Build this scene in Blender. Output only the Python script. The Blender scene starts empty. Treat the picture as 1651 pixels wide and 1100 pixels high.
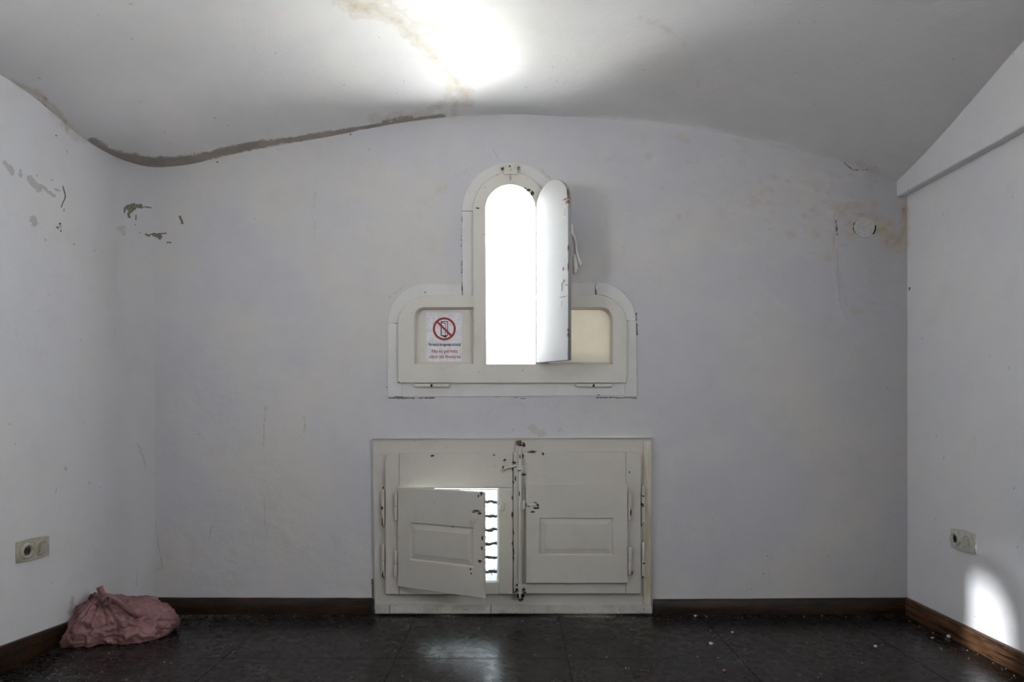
import bpy, bmesh, math, random
import numpy as np
from mathutils import Vector, Matrix

random.seed(7)
rng = np.random.default_rng(7)
C = bpy.context.scene.collection
SC = bpy.context.scene

# ------------------------------------------------------------------ camera / measuring frame
F, CX, CY, CH, YB = 1180.0, 830.0, 660.0, 0.92, 3.29     # focal (px), vanishing point, eye height, back wall distance
S = YB / F
cam = bpy.data.cameras.new('camera'); camo = bpy.data.objects.new('camera', cam); C.objects.link(camo)
cam.sensor_width = 36.0; cam.lens = 36.0 * F / 1651.0
cam.shift_x = -(CX - 825.5) / 1651.0; cam.shift_y = (CY - 550.0) / 1651.0
camo.location = (0, 0, CH); camo.rotation_euler = (math.pi / 2, 0, 0)
cam.clip_start = 0.02
SC.camera = camo

# ------------------------------------------------------------------ world, sun, exposure
SKY = 32
w = bpy.data.worlds.new('world'); SC.world = w; w.use_nodes = True
wn = w.node_tree; wn.nodes.clear()
out = wn.nodes.new('ShaderNodeOutputWorld'); bg = wn.nodes.new('ShaderNodeBackground')
tc = wn.nodes.new('ShaderNodeTexCoord'); sp = wn.nodes.new('ShaderNodeSeparateXYZ')
mr = wn.nodes.new('ShaderNodeMapRange'); rp = wn.nodes.new('ShaderNodeValToRGB')
wn.links.new(tc.outputs['Generated'], sp.inputs[0]); wn.links.new(sp.outputs[2], mr.inputs[0])
mr.inputs[1].default_value = -0.5; mr.inputs[2].default_value = 0.6
wn.links.new(mr.outputs[0], rp.inputs[0]); wn.links.new(rp.outputs[0], bg.inputs[0])
rp.color_ramp.elements[0].position = 0.0; rp.color_ramp.elements[0].color = (1.0, 0.985, 0.96, 1)
rp.color_ramp.elements[1].position = 1.0; rp.color_ramp.elements[1].color = (0.44, 0.46, 0.51, 1)
e = rp.color_ramp.elements.new(0.45); e.color = (0.88, 0.90, 0.95, 1)
bg.inputs[1].default_value = SKY
wn.links.new(bg.outputs[0], out.inputs[0])

SUN_DIR = Vector((1.0, 0.2536, -0.36)).normalized()
sd = bpy.data.lights.new('sun', 'SUN'); so = bpy.data.objects.new('sun', sd); C.objects.link(so)
sd.energy = 5.0; sd.angle = math.radians(1.6); sd.color = (0.93, 0.96, 1.0)
so.rotation_euler = SUN_DIR.to_track_quat('-Z', 'Y').to_euler(); so.location = (-4, -1, 4)

def portal(name, loc, sx, sy, direction):
    l = bpy.data.lights.new(name, 'AREA'); l.shape = 'RECTANGLE'; l.size = sx; l.size_y = sy
    l.cycles.is_portal = True
    o = bpy.data.objects.new(name, l); C.objects.link(o); o.location = loc
    o.rotation_euler = Vector(direction).to_track_quat('-Z', 'Z').to_euler()
    return o
# added area lamp in place of a sunlit terrace, shining up through slit and hatch
tl_ = bpy.data.lights.new('uplight_fill', 'AREA'); tl_.shape = 'RECTANGLE'; tl_.size = 3.2; tl_.size_y = .55; tl_.energy = 800; tl_.color = (1.0, .985, .96)
to_ = bpy.data.objects.new('uplight_fill', tl_); C.objects.link(to_); to_.location = (1.25, YB + .42, -.05)
to_.rotation_euler = Vector((-.25, -.25, 1)).to_track_quat('-Z', 'Y').to_euler()
SIDE = (-0.60, 0.55, 1.32, 1.86)      # unseen opening added to the right wall for fill light: y0 y1 z0 z1
YR = -1.7
portal('daylight_portal', (-0.02, YB + 0.07, 1.53), 0.30, 0.90, (0, -1, 0))
portal('daylight_portal', (-0.28, YB + 0.34, 0.36), 0.46, 0.48, (0, -1, 0))
portal('daylight_portal', (1.80, (SIDE[0] + SIDE[1]) / 2, (SIDE[2] + SIDE[3]) / 2), SIDE[1] - SIDE[0], SIDE[3] - SIDE[2], (-1, 0, 0))
SIDL = (0.95, 1.35, 1.35, 1.90)     # the same, added to the left wall
portal('daylight_portal', (-1.87, (SIDL[0] + SIDL[1]) / 2, (SIDL[2] + SIDL[3]) / 2), SIDL[1] - SIDL[0], SIDL[3] - SIDL[2], (1, 0, 0))

SC.view_settings.view_transform = 'Standard'; SC.view_settings.look = 'None'
SC.view_settings.gamma = 1.0; SC.view_settings.use_curve_mapping = False
SC.view_settings.exposure = 0.06
SC.cycles.max_bounces = 10; SC.cycles.diffuse_bounces = 8; SC.cycles.transparent_max_bounces = 16
SC.cycles.sample_clamp_indirect = 6.0

# ------------------------------------------------------------------ helpers
def XW(px, Y=YB): return (px - CX) / F * Y
def ZW(py, Y=YB): return CH - (py - CY) / F * Y
def proj(x, y, z):
    y = np.maximum(y, 0.3)
    return CX + F * x / y, CY - F * (z - CH) / y

def tag(o, label=None, cat=None, group=None, kind=None):
    if label: o['label'] = label
    if cat: o['category'] = cat
    if group: o['group'] = group
    if kind: o['kind'] = kind
    return o
def empty(name, loc=(0, 0, 0), rz=0.0, parent=None):
    o = bpy.data.objects.new(name, None); C.objects.link(o); o.location = loc; o.rotation_euler = (0, 0, rz)
    o.empty_display_size = 0.05
    if parent: o.parent = parent
    return o
def mobj(name, me, mat=None, parent=None, smooth=False):
    o = bpy.data.objects.new(name, me); C.objects.link(o)
    if mat: me.materials.clear(); me.materials.append(mat)
    if parent: o.parent = parent
    if smooth: me.polygons.foreach_set('use_smooth', [True] * len(me.polygons))
    return o
def bm_obj(name, bm, mat, parent=None, smooth=False):
    me = bpy.data.meshes.new(name); bm.to_mesh(me); bm.free()
    return mobj(name, me, mat, parent, smooth)
def grid_mesh(name, P, mat, parent=None, keep=None, col=None, smooth=True):
    """P (n,m,3) array -> quad mesh; keep (n-1,m-1) mask; col (n,m,4) point colours"""
    n, m = P.shape[:2]
    idx = np.arange(n * m).reshape(n, m)
    q = np.stack([idx[:-1, :-1], idx[1:, :-1], idx[1:, 1:], idx[:-1, 1:]], -1)
    q = q[keep] if keep is not None else q.reshape(-1, 4)
    me = bpy.data.meshes.new(name)
    me.vertices.add(n * m); me.vertices.foreach_set('co', P.reshape(-1).astype(np.float32))
    me.loops.add(q.size); me.loops.foreach_set('vertex_index', q.reshape(-1).astype(np.int32))
    me.polygons.add(len(q)); me.polygons.foreach_set('loop_start', np.arange(0, q.size, 4, dtype=np.int32))
    me.polygons.foreach_set('loop_total', np.full(len(q), 4, np.int32))
    if smooth: me.polygons.foreach_set('use_smooth', np.ones(len(q), bool))
    me.update(calc_edges=True)
    if col is not None:
        a = me.color_attributes.new('wear', 'FLOAT_COLOR', 'POINT')
        a.data.foreach_set('color', col.reshape(-1).astype(np.float32))
    me.validate()
    return mobj(name, me, mat, parent)
def vnoise(u, v, seed=0):
    """smooth value noise, vectorised, -1..1"""
    r = np.random.default_rng(seed); T = r.random((64, 64)) * 2 - 1
    iu = np.floor(u).astype(int); iv = np.floor(v).astype(int); fu = u - iu; fv = v - iv
    fu = fu * fu * (3 - 2 * fu); fv = fv * fv * (3 - 2 * fv)
    g = lambda a, b: T[a % 64, b % 64]
    return (g(iu, iv) * (1 - fu) + g(iu + 1, iv) * fu) * (1 - fv) + (g(iu, iv + 1) * (1 - fu) + g(iu + 1, iv + 1) * fu) * fv
def fbm(u, v, seed=0, o=3):
    s = 0; a = 1; t = 0
    for i in range(o):
        s = s + a * vnoise(u * 2 ** i, v * 2 ** i, seed + i); t += a; a *= .5
    return s / t
def sstep(a, b, x):
    t = np.clip((x - a) / (b - a), 0, 1); return t * t * (3 - 2 * t)
def strokes(px, py, data):
    """1 at a stroke's middle, .5 at its half width, 0 at twice that; data = [(pts, w, strength)]"""
    A = np.zeros_like(px)
    for pts, w_, s in data:
        if len(pts) == 1: pts = [pts[0], (pts[0][0] + .01, pts[0][1])]
        xs = [p[0] for p in pts]; ys = [p[1] for p in pts]
        M = (px > min(xs) - 2.2 * w_) & (px < max(xs) + 2.2 * w_) & (py > min(ys) - 2.2 * w_) & (py < max(ys) + 2.2 * w_)
        if not M.any(): continue
        qx, qy = px[M], py[M]; D = np.full(qx.shape, 1e9)
        for (x0, y0), (x1, y1) in zip(pts[:-1], pts[1:]):
            dx, dy = x1 - x0, y1 - y0; t = np.clip(((qx - x0) * dx + (qy - y0) * dy) / (dx * dx + dy * dy + 1e-9), 0, 1)
            D = np.minimum(D, np.hypot(qx - x0 - t * dx, qy - y0 - t * dy))
        A[M] = np.maximum(A[M], np.clip(1 - .5 * D / w_, 0, 1) * s)
    return A

def curve_mesh(name, loops, y0, y1, bevel=0.0012, res=2):
    """flat shape in world X,Z with holes, from depth y0 (front) to y1 (back), bevelled edges"""
    cu = bpy.data.curves.new(name, 'CURVE'); cu.dimensions = '2D'; cu.fill_mode = 'BOTH'
    for lp in loops:
        s = cu.splines.new('POLY'); s.points.add(len(lp) - 1); s.use_cyclic_u = True
        for i, (a, b) in enumerate(lp): s.points[i].co = (a, b, 0, 1)
    th = (y1 - y0) / 2
    cu.extrude = max(th - bevel, 1e-5); cu.bevel_depth = bevel; cu.bevel_resolution = res; cu.offset = -bevel
    o = bpy.data.objects.new('tmp', cu); C.objects.link(o)
    dg = bpy.context.evaluated_depsgraph_get()
    me = bpy.data.meshes.new_from_object(o.evaluated_get(dg)); me.name = name
    bpy.data.objects.remove(o); bpy.data.curves.remove(cu)
    me.transform(Matrix(((1, 0, 0, 0), (0, 0, -1, (y0 + y1) / 2), (0, 1, 0, 0), (0, 0, 0, 1))))
    return me
def plate(name, loops_px, y0, y1, mat, parent=None, bevel=0.0012):
    return mobj(name, curve_mesh(name, [[(XW(a, y0), ZW(b, y0)) for a, b in lp] for lp in loops_px], y0, y1, bevel), mat, parent)
def shrink(loop, cx, cy, k, ky): return [(cx + (x - cx) * k, cy + (y - cy) * ky) for x, y in loop]
def arc(cx, cy, r, a0, a1, n=14):
    """pixel arc; angles in degrees, 0 = right, 90 = up in the picture"""
    return [(cx + r * math.cos(math.radians(a0 + (a1 - a0) * i / n)), cy - r * math.sin(math.radians(a0 + (a1 - a0) * i / n))) for i in range(n + 1)]
def box_bm(bm, x0, x1, y0, y1, z0, z1, mtx=None, bev=0.0):
    t = bmesh.new(); bmesh.ops.create_cube(t, size=1)
    for v in t.verts: v.co = Vector(((x0 + x1) / 2 + v.co.x * (x1 - x0), (y0 + y1) / 2 + v.co.y * (y1 - y0), (z0 + z1) / 2 + v.co.z * (z1 - z0)))
    if bev: bmesh.ops.bevel(t, geom=list(t.edges), offset=bev, segments=2, affect='EDGES', profile=.5)
    if mtx: t.transform(mtx)
    m = bpy.data.meshes.new('t'); t.to_mesh(m); t.free(); bm.from_mesh(m); bpy.data.meshes.remove(m)
def cyl_bm(bm, p0, p1, r0, r1=None, n=16, rounded=False):
    r1 = r0 if r1 is None else r1
    p0 = Vector(p0); p1 = Vector(p1); d = p1 - p0; L = d.length
    q = d.to_track_quat('Z', 'Y').to_matrix().to_4x4(); q.translation = p0
    prof = [(0, 0)] + ([(r0 * .55, 0), (r0 * .9, L * .0 + r0 * .3), (r0, r0 * .8), (r1, L - r1 * .8), (r1 * .9, L - r1 * .3), (r1 * .55, L)] if rounded else [(r0, 0), (r1, L)]) + [(0, L)]
    rings = []
    for r, z in prof:
        if r == 0: rings.append([bm.verts.new(q @ Vector((0, 0, z)))])
        else: rings.append([bm.verts.new(q @ Vector((r * math.cos(2 * math.pi * i / n), r * math.sin(2 * math.pi * i / n), z))) for i in range(n)])
    for a, b in zip(rings[:-1], rings[1:]):
        for i in range(n):
            j = (i + 1) % n
            if len(a) == 1: bm.faces.new((a[0], b[j], b[i]))
            elif len(b) == 1: bm.faces.new((a[i], a[j], b[0]))
            else: bm.faces.new((a[i], a[j], b[j], b[i]))
def tube_bm(bm, pts, radii, n=12, flat=1.0, wob=0.0):
    pts = [Vector(p) for p in pts]; rings = []
    for i, p in enumerate(pts):
        d = (pts[min(i + 1, len(pts) - 1)] - pts[max(i - 1, 0)]).normalized()
        a = d.cross(Vector((0, 1, 0.01))).normalized(); b = d.cross(a).normalized()
        rings.append([bm.verts.new(p + (a * math.cos(2 * math.pi * k / n) + b * math.sin(2 * math.pi * k / n) * flat) * radii[i] * (1 + wob * math.sin(k * 3.7 + i * 1.1))) for k in range(n)])
    for a, b in zip(rings[:-1], rings[1:]):
        for k in range(n): bm.faces.new((a[k], a[(k + 1) % n], b[(k + 1) % n], b[k]))
    bm.faces.new(rings[0][::-1]); bm.faces.new(rings[-1])

# ------------------------------------------------------------------ materials
class NT:
    def __init__(s, name):
        s.m = bpy.data.materials.new(name); s.m.use_nodes = True; s.t = s.m.node_tree
        s.b = s.t.nodes['Principled BSDF']; s.o = s.t.nodes['Material Output']
    def n(s, typ, **k):
        x = s.t.nodes.new(typ)
        for a, b in k.items(): setattr(x, a, b)
        return x
    def l(s, a, b): s.t.links.new(a, b)
    def set(s, sock, v):
        if hasattr(v, 'default_value') or hasattr(v, 'is_linked'): s.l(v, sock)
        else: sock.default_value = v
    def math(s, op, a, b=0.0, c=0.0):
        x = s.n('ShaderNodeMath', operation=op)
        for i, v in enumerate((a, b, c)): s.set(x.inputs[i], v)
        return x.outputs[0]
    def rng(s, v, a, b, c=0.0, d=1.0, smooth=True):
        x = s.n('ShaderNodeMapRange'); x.interpolation_type = 'SMOOTHSTEP' if smooth else 'LINEAR'
        s.set(x.inputs[0], v)
        for i, q in enumerate((a, b, c, d)): x.inputs[i + 1].default_value = q
        return x.outputs[0]
    def noise(s, scale, detail=3, vec=None, rough=.55, stretch=None):
        x = s.n('ShaderNodeTexNoise'); x.inputs['Scale'].default_value = scale; x.inputs['Detail'].default_value = detail
        x.inputs['Roughness'].default_value = rough
        if vec is None: vec = s.pos()
        if stretch:
            mp = s.n('ShaderNodeMapping'); mp.inputs['Scale'].default_value = stretch; s.l(vec, mp.inputs[0]); vec = mp.outputs[0]
        s.l(vec, x.inputs['Vector']); return x.outputs[0]
    def pos(s):
        if not hasattr(s, '_p'): s._p = s.n('ShaderNodeNewGeometry').outputs['Position']
        return s._p
    def obj(s):
        if not hasattr(s, '_o'): s._o = s.n('ShaderNodeTexCoord').outputs['Object']
        return s._o
    def mix(s, f, a, b):
        x = s.n('ShaderNodeMix', data_type='RGBA'); s.set(x.inputs[0], f)
        for i, v in ((6, a), (7, b)):
            if isinstance(v, tuple): x.inputs[i].default_value = (*v, 1)
            else: s.l(v, x.inputs[i])
        return x.outputs[2]
    def bump(s, h, strength=.3, dist=.002, nrm=None):
        x = s.n('ShaderNodeBump'); x.inputs['Strength'].default_value = strength; x.inputs['Distance'].default_value = dist
        s.l(h, x.inputs['Height'])
        if nrm: s.l(nrm, x.inputs['Normal'])
        return x.outputs[0]
    def done(s, col=None, rough=None, nrm=None, **k):
        if col is not None: s.set(s.b.inputs['Base Color'], (*col, 1) if isinstance(col, tuple) else col)
        if rough is not None: s.set(s.b.inputs['Roughness'], rough)
        if nrm is not None: s.l(nrm, s.b.inputs['Normal'])
        for a, b in k.items(): s.b.inputs[a.replace('_', ' ')].default_value = b
        return s.m
    def spots(s, data, amp=.9, nscale=140):
        """data = [((x,y,z), (rx,ry,rz))]; mask 1 inside the ragged spots"""
        cur = None
        for c, r in data:
            a = s.n('ShaderNodeVectorMath', operation='SUBTRACT'); s.l(s.pos(), a.inputs[0]); a.inputs[1].default_value = c
            b = s.n('ShaderNodeVectorMath', operation='MULTIPLY'); s.l(a.outputs[0], b.inputs[0]); b.inputs[1].default_value = tuple(1 / q for q in r)
            d = s.n('ShaderNodeVectorMath', operation='LENGTH'); s.l(b.outputs[0], d.inputs[0])
            cur = d.outputs['Value'] if cur is None else s.math('MINIMUM', cur, d.outputs['Value'])
        n = s.noise(nscale, 2)
        v = s.math('ADD', cur, s.math('MULTIPLY', s.math('SUBTRACT', n, .5), amp * 2))
        return s.rng(v, .85, 1.05, 1.0, 0.0)

def plaster(name, base, warm, cool, lip=(0.20, 0.175, 0.15), shade_ramp=None):
    t = NT(name)
    at = t.n('ShaderNodeAttribute', attribute_name='wear')
    sp = t.n('ShaderNodeSeparateColor'); t.l(at.outputs['Color'], sp.inputs[0])
    big = t.noise(1.7, 4, rough=.6); mid = t.noise(9, 4); fine = t.noise(55, 5, rough=.65); edge = t.noise(120, 3)
    c = t.mix(t.rng(big, .40, .62), cool, warm)
    c = t.mix(.25, c, base)
    c = t.mix(t.rng(mid, .45, .75, 0, .22), c, (base[0] * .86, base[1] * .84, base[2] * .80))
    sm = t.rng(t.noise(4, 5, stretch=(1, 1, .35)), .60, .78, 0, .25)
    c = t.mix(sm, c, (base[0] * .80, base[1] * .79, base[2] * .80))
    if shade_ramp:                                            # shading painted into the colour: axis, from, to, tint
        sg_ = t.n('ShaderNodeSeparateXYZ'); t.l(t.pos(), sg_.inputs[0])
        gm = t.rng(t.math('ADD', sg_.outputs[shade_ramp[0]], t.math('MULTIPLY', t.math('SUBTRACT', big, .5), .3)), shade_ramp[1], shade_ramp[2])
        mg = t.n('ShaderNodeMix', data_type='RGBA'); mg.blend_type = 'MULTIPLY'; t.l(gm, mg.inputs[0]); t.l(c, mg.inputs[6]); mg.inputs[7].default_value = (*shade_ramp[3], 1); c = mg.outputs[2]
    # tiny specks
    spk = t.rng(t.noise(38, 1), .765, .79, 0, .5); c = t.mix(spk, c, (.36, .35, .33))
    n2 = t.math('MULTIPLY', t.math('SUBTRACT', edge, .5), .6)
    # ochre stain (soft, cloudy, with darker rim)
    B = t.math('ADD', sp.outputs[2], t.math('MULTIPLY', t.math('SUBTRACT', t.noise(22, 5, rough=.65), .5), .75))
    Bm = t.math('MULTIPLY', t.rng(B, .12, .95), t.rng(sp.outputs[2], 0.02, .25))
    c = t.mix(t.math('MULTIPLY', Bm, .78), c, t.mix(t.rng(t.noise(33, 5, rough=.7), .35, .65), (.40, .33, .25), (.56, .47, .345)))
    rim = t.math('MULTIPLY', t.rng(B, .28, .36), t.rng(B, .44, .36)); c = t.mix(t.math('MULTIPLY', t.math('MULTIPLY', rim, t.rng(sp.outputs[2], .05, .25)), .14), c, (.42, .32, .21))
    # scraped patches
    G = t.math('MULTIPLY', t.rng(t.math('ADD', sp.outputs[1], t.math('ADD', t.math('MULTIPLY', n2, .8), t.math('MULTIPLY', t.math('SUBTRACT', t.noise(75, 2), .5), .8))), .44, .56), t.rng(sp.outputs[1], .02, .15))
    c = t.mix(t.math('MULTIPLY', G, .75), c, (.43, .41, .37))
    # brown lip
    Lm = t.rng(t.math('ADD', at.outputs['Alpha'], t.math('ADD', t.math('MULTIPLY', n2, .6), t.math('MULTIPLY', t.math('SUBTRACT', t.noise(30, 3), .5), .7))), .33, .62)
    Lc = t.mix(t.rng(mid, .3, .7), lip, (lip[0] * 1.5, lip[1] * 1.45, lip[2] * 1.4))
    c = t.mix(t.math('MULTIPLY', Lm, .88), c, Lc)
    brk = t.math('MULTIPLY', t.math('SUBTRACT', t.noise(48, 4, rough=.65), .5), .9)
    R = t.rng(t.math('ADD', t.math('ADD', sp.outputs[0], n2), brk), .46, .56)
    R = t.math('MULTIPLY', R, t.rng(sp.outputs[0], .02, .15))
    rc = t.mix(t.rng(t.noise(200, 2), .4, .6), (.10, .09, .075), (.22, .20, .16))
    c = t.mix(R, c, rc)
    h = t.math('ADD', t.math('MULTIPLY', mid, 1.0), t.math('MULTIPLY', fine, .45))
    nb = t.bump(t.noise(3.5, 3), .5, .012); nb = t.bump(h, .45, .006, nb)
    h2 = t.math('SUBTRACT', t.math('MULTIPLY', edge, .15), t.math('ADD', t.math('MULTIPLY', R, 1.0), t.math('MULTIPLY', G, .5)))
    nb = t.bump(h2, .5, .002, nb)
    return t.done(c, .82, nb, Specular_IOR_Level=.25)
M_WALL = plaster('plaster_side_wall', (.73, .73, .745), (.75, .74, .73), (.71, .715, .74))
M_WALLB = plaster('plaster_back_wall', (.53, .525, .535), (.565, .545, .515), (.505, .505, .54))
M_WALLL = plaster('plaster_left_wall', (.69, .69, .705), (.71, .70, .69), (.67, .675, .70), shade_ramp=(1, 2.85, 3.27, (.77, .765, .765)))
M_CEIL = plaster('plaster_ceiling', (.70, .695, .69), (.72, .705, .69), (.665, .665, .675), shade_ramp=(0, .1, 1.0, (.90, .895, .89)))

def painted(name, spots=(), base=(.66, .635, .575), nscale=140, amp=.9, spotcol=(.035, .028, .022), dirty=.25, rough=.42, stretch=(1, 1, 14)):
    base = tuple(q * .93 for q in base)
    t = NT(name)
    g = t.noise(9, 5, rough=.6); g2 = t.noise(60, 4, stretch=stretch)
    c = t.mix(t.rng(g, .45, .75, 0, dirty), base, (base[0] * .72, base[1] * .70, base[2] * .63))
    c = t.mix(t.rng(t.noise(3.1, 3), .5, .75, 0, .3), c, (base[0] * .95, base[1] * .97, base[2] * 1.06))
    c = t.mix(t.rng(t.noise(95, 1), .77, .79, 0, .7), c, (.14, .12, .10))
    nb = t.bump(t.math('ADD', g2, t.math('MULTIPLY', g, .6)), .25, .0015)
    if spots:
        s = t.spots(spots, amp, nscale); c = t.mix(s, c, spotcol)
        nb = t.bump(t.math('MULTIPLY', s, -1.0), .6, .0012, nb)
    return t.done(c, rough, nb, Specular_IOR_Level=.35)
def pxspots(L, Y=YB):
    """(px, py, rx px, ry px) on the back wall plane, any depth"""
    return [((XW(a, Y), YB, ZW(b, Y)), (max(rx, .8) * S, 5.0, max(ry, .8) * S)) for a, b, rx, ry in L]

def wood_dark(name, stretch, lift=1.0):
    t = NT(name)
    n = t.noise(7, 5, stretch=stretch, rough=.65); n2 = t.noise(30, 3, stretch=stretch)
    c = t.mix(t.rng(n, .35, .65), (.006 * lift, .0035 * lift, .0025 * lift), (.045 * lift, .022 * lift, .011 * lift))
    c = t.mix(t.rng(n2, .45, .7, 0, .6), c, (.085 * lift, .045 * lift, .02 * lift))
    c = t.mix(t.rng(t.noise(26, 4), .70, .75, 0, .4), c, (.30, .28, .25))
    return t.done(c, .38, t.bump(n2, .3, .001), Specular_IOR_Level=.2)
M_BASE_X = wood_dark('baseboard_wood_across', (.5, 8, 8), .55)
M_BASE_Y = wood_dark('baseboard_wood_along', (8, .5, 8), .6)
M_BASE_SUNLIT = wood_dark('baseboard_wood_sunlit', (8, .5, 8), 1.9)  # same wood lifted, the sunlit brightness is put into its colour

def floor_mat():
    t = NT('floor_tile_dark')
    n = t.noise(3.5, 5, rough=.6); f = t.noise(28, 5, rough=.7); s = t.noise(7, 6, stretch=(1, 2.2, 1), rough=.7)
    oi = t.n('ShaderNodeObjectInfo').outputs['Random']
    c = t.mix(t.rng(n, .35, .7), (.007, .0065, .006), (.016, .0115, .010))
    c = t.mix(t.math('MULTIPLY', oi, .5), c, (.013, .009, .008))
    c = t.mix(t.rng(t.noise(40, 3), .66, .72, 0, .35), c, (.045, .016, .013))
    sx = t.n('ShaderNodeSeparateXYZ'); t.l(t.pos(), sx.inputs[0])
    left = t.rng(sx.outputs[0], -.4, -1.5, 0.0, .11); back = t.rng(sx.outputs[1], 3.05, 3.26, 0, .06)
    sm = t.math('ADD', s, t.math('ADD', left, back))
    dust = t.rng(sm, .64, .78, 0, .32)
    c = t.mix(dust, c, (.085, .082, .077))
    fleck = t.rng(t.math('ADD', t.noise(85, 2), t.math('ADD', left, back)), .76, .79, 0, .9)
    c = t.mix(fleck, c, (.36, .34, .31))
    r = t.math('ADD', t.rng(f, .3, .7, .20, .34), t.math('MULTIPLY', dust, .6))
    nb = t.bump(t.math('ADD', t.math('MULTIPLY', n, .6), t.math('MULTIPLY', t.noise(12, 2), .5)), .05, .003)
    return t.done(c, r, nb, Specular_IOR_Level=.14)
M_FLOOR = floor_mat()
def simple(name, col, rough=.6, spec=.3, **k):
    t = NT(name); n = t.noise(60, 3)
    c = t.mix(t.rng(n, .3, .7), tuple(q * .88 for q in col), tuple(min(q * 1.08, 1) for q in col))
    return t.done(c, rough, None, Specular_IOR_Level=spec, **k)
M_GROUT = simple('subfloor_grout', (.012, .011, .010), .9)
M_BLACK = simple('gap_black', (.01, .009, .008), .9, .1)
M_RUST = simple('rusty_metal', (.12, .06, .035), .7, .4)

# ------------------------------------------------------------------ the shell
LX0, LK = -2.167, .139                                   # left wall line X = LX0 + LK*Y for the near-corner stretch
def left_x(y): return np.where(y < 2.4, LX0 + LK * 2.4, LX0 + LK * y)
RX = 1.765; BX = 1.718
PXE = [-40, 130, 180, 215, 250, 300, 350, 400, 450, 530, 600, 660, 720, 790, 850, 950, 1050, 1150, 1250, 1350, 1440, 1480, 1520]
PYE = [262, 262, 263, 267, 271, 268, 256, 244, 235, 220, 206, 196, 188, 185, 185, 190, 200, 213, 232, 260, 292, 306, 316]
def zback(x):
    px = CX + x / S; z = 0
    for d in (-22, -11, 0, 11, 22): z = z + np.interp(px + d, PXE, PYE)
    return ZW(z / 5)
def smooth_y(f): return lambda y: sum(f(np.minimum(y + d, 3.35)) for d in (-.12, -.06, 0, .06, .12)) / 5
def spring_l_(y): return np.interp(y, [-2, 2.0, 2.57, 2.74, 2.86, 3.03, 3.22, 3.4], [2.14, 2.11, 2.098, 2.10, 2.06, 2.0, 2.005, 2.005])
def spring_r_(y): return np.interp(y, [-2, 1.5, 2.2, 2.469, 2.816, 3.0, 3.223, 3.4], [2.32, 2.30, 2.21, 2.165, 2.065, 2.02, 1.98, 1.93])
spring_l, spring_r = smooth_y(spring_l_), smooth_y(spring_r_)
crown_f = smooth_y(lambda y: np.interp(y, [-2, 1.5, 2.4, 3.3], [2.60, 2.50, 2.38, 2.32]))
def zc(x, y):
    xl = left_x(y); t = np.clip((x - xl) / (BX - xl), 0, 1)
    crown = crown_f(y)
    sl, sr = spring_l(y), spring_r(y)
    V = sl * (1 - t) + sr * t + (crown - (sl + sr) / 2) * (1 - np.abs(2 * t - 1) ** 2.3)
    u = np.clip((YB - y) / .90, 0, 1)
    gl = 1 - (1 - u) ** 2.0
    ur = np.clip((YB - y) / .62, 0, 1); gr = np.sqrt(np.maximum(1 - (1 - ur) ** 2, 0))
    gr = gr * .9 + gl * .1
    m = sstep(0.05, 0.85, x)
    zb_ = zback(x)
    return zb_ + (V - zb_) * (gl * (1 - m) + gr * m) + .004 * fbm(x * 4 + 9, y * 4 + 9, 21)

# --- wear drawn from measured spots
CHIP = [([(206, 334), (215, 332), (226, 332)], 3.6, 1.05), ([(208, 337), (217, 336)], 3.0, 1), ([(206, 345), (208, 350)], 2.2, .9), ([(209, 335), (209, 344)], 2.2, 1), ([(214, 336), (212, 341)], 2, 1), ([(201, 336), (201, 343)], 1.8, .9),
    ([(219, 347), (219, 354)], 1.3, .9), ([(218, 362)], 1.5, .9), ([(236, 334), (243, 336)], 1.3, .9), ([(290, 350), (294, 360)], 2.4, .95), ([(229, 335), (234, 333)], 1.2, .9),
    ([(236, 378), (240, 380)], 2.4, .95), ([(250, 379), (258, 382)], 3.6, 1), ([(240, 378), (268, 376)], 1.1, .9), ([(270, 391), (275, 391)], 1.5, .9),
    ([(225, 375)], 1.4, .9), ([(97, 361)], 2.2, 1), ([(92, 366), (94, 368)], 1.6, 1), ([(99, 373)], 1.8, 1), ([(101, 300), (105, 312), (106, 318), (101, 328), (99, 334)], 1.3, .85),
    ([(103, 336), (103, 342)], 1.2, .8), ([(120, 394)], 1.8, .75), ([(153, 403)], 1.8, .7), ([(46, 440)], 1.5, .7), ([(61, 501)], 1.8, .8), ([(79, 528)], 1.5, .7), ([(91, 219)], 2, .8),
    ([(350, 261)], 2, .9), ([(595, 241)], 1.5, .8), ([(565, 217)], 1.8, .8), ([(322, 339)], 1.4, .8), ([(331, 357)], 1.4, .7), ([(448, 241)], 1.6, .8), ([(410, 353)], 1.5, .7),
    
    ([(858, 711), (876, 710)], 1.6, .9), ([(880, 712), (891, 711)], 1.6, .9), ([(1348, 356), (1350, 378)], 2.2, .7), ([(1458, 337)], 1.8, .9),
    ([(1467, 463), (1466, 468)], 1.6, .8), ([(1237, 896)], 1.4, .8), ([(1231, 925)], 1.5, .8), ([(1334, 896)], 1.2, .7),
    ([(1212, 950)], 1.6, .8), ([(1310, 917)], 1.2, .7), ([(600, 935), (601, 962)], 2, .9), ([(601, 968), (603, 990)], 2, .9), ([(629, 500), (632, 470)], 1, .6),
    ([(746, 470), (746, 455)], 1.2, .9), ([(757, 284)], 1.6, .85), ([(743, 364), (744, 400)], 1.2, .6), ([(745, 420), (744, 445)], 1.2, .7),
    ([(1026, 505), (1027, 540)], 1.4, .8), ([(625, 642), (700, 642)], 1.4, .8), ([(800, 640), (850, 643)], 1.2, .6), ([(960, 641), (1026, 642)], 1.2, .75), ([(623, 600)], 1.5, .8), ([(623, 625)], 1.5, .8),
    ([(1165, 80)], 1, .6), ([(1361, 262), (1375, 275), (1399, 273)], 1.2, .7), ([(57, 145), (75, 160)], 1.3, .7)]
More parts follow.
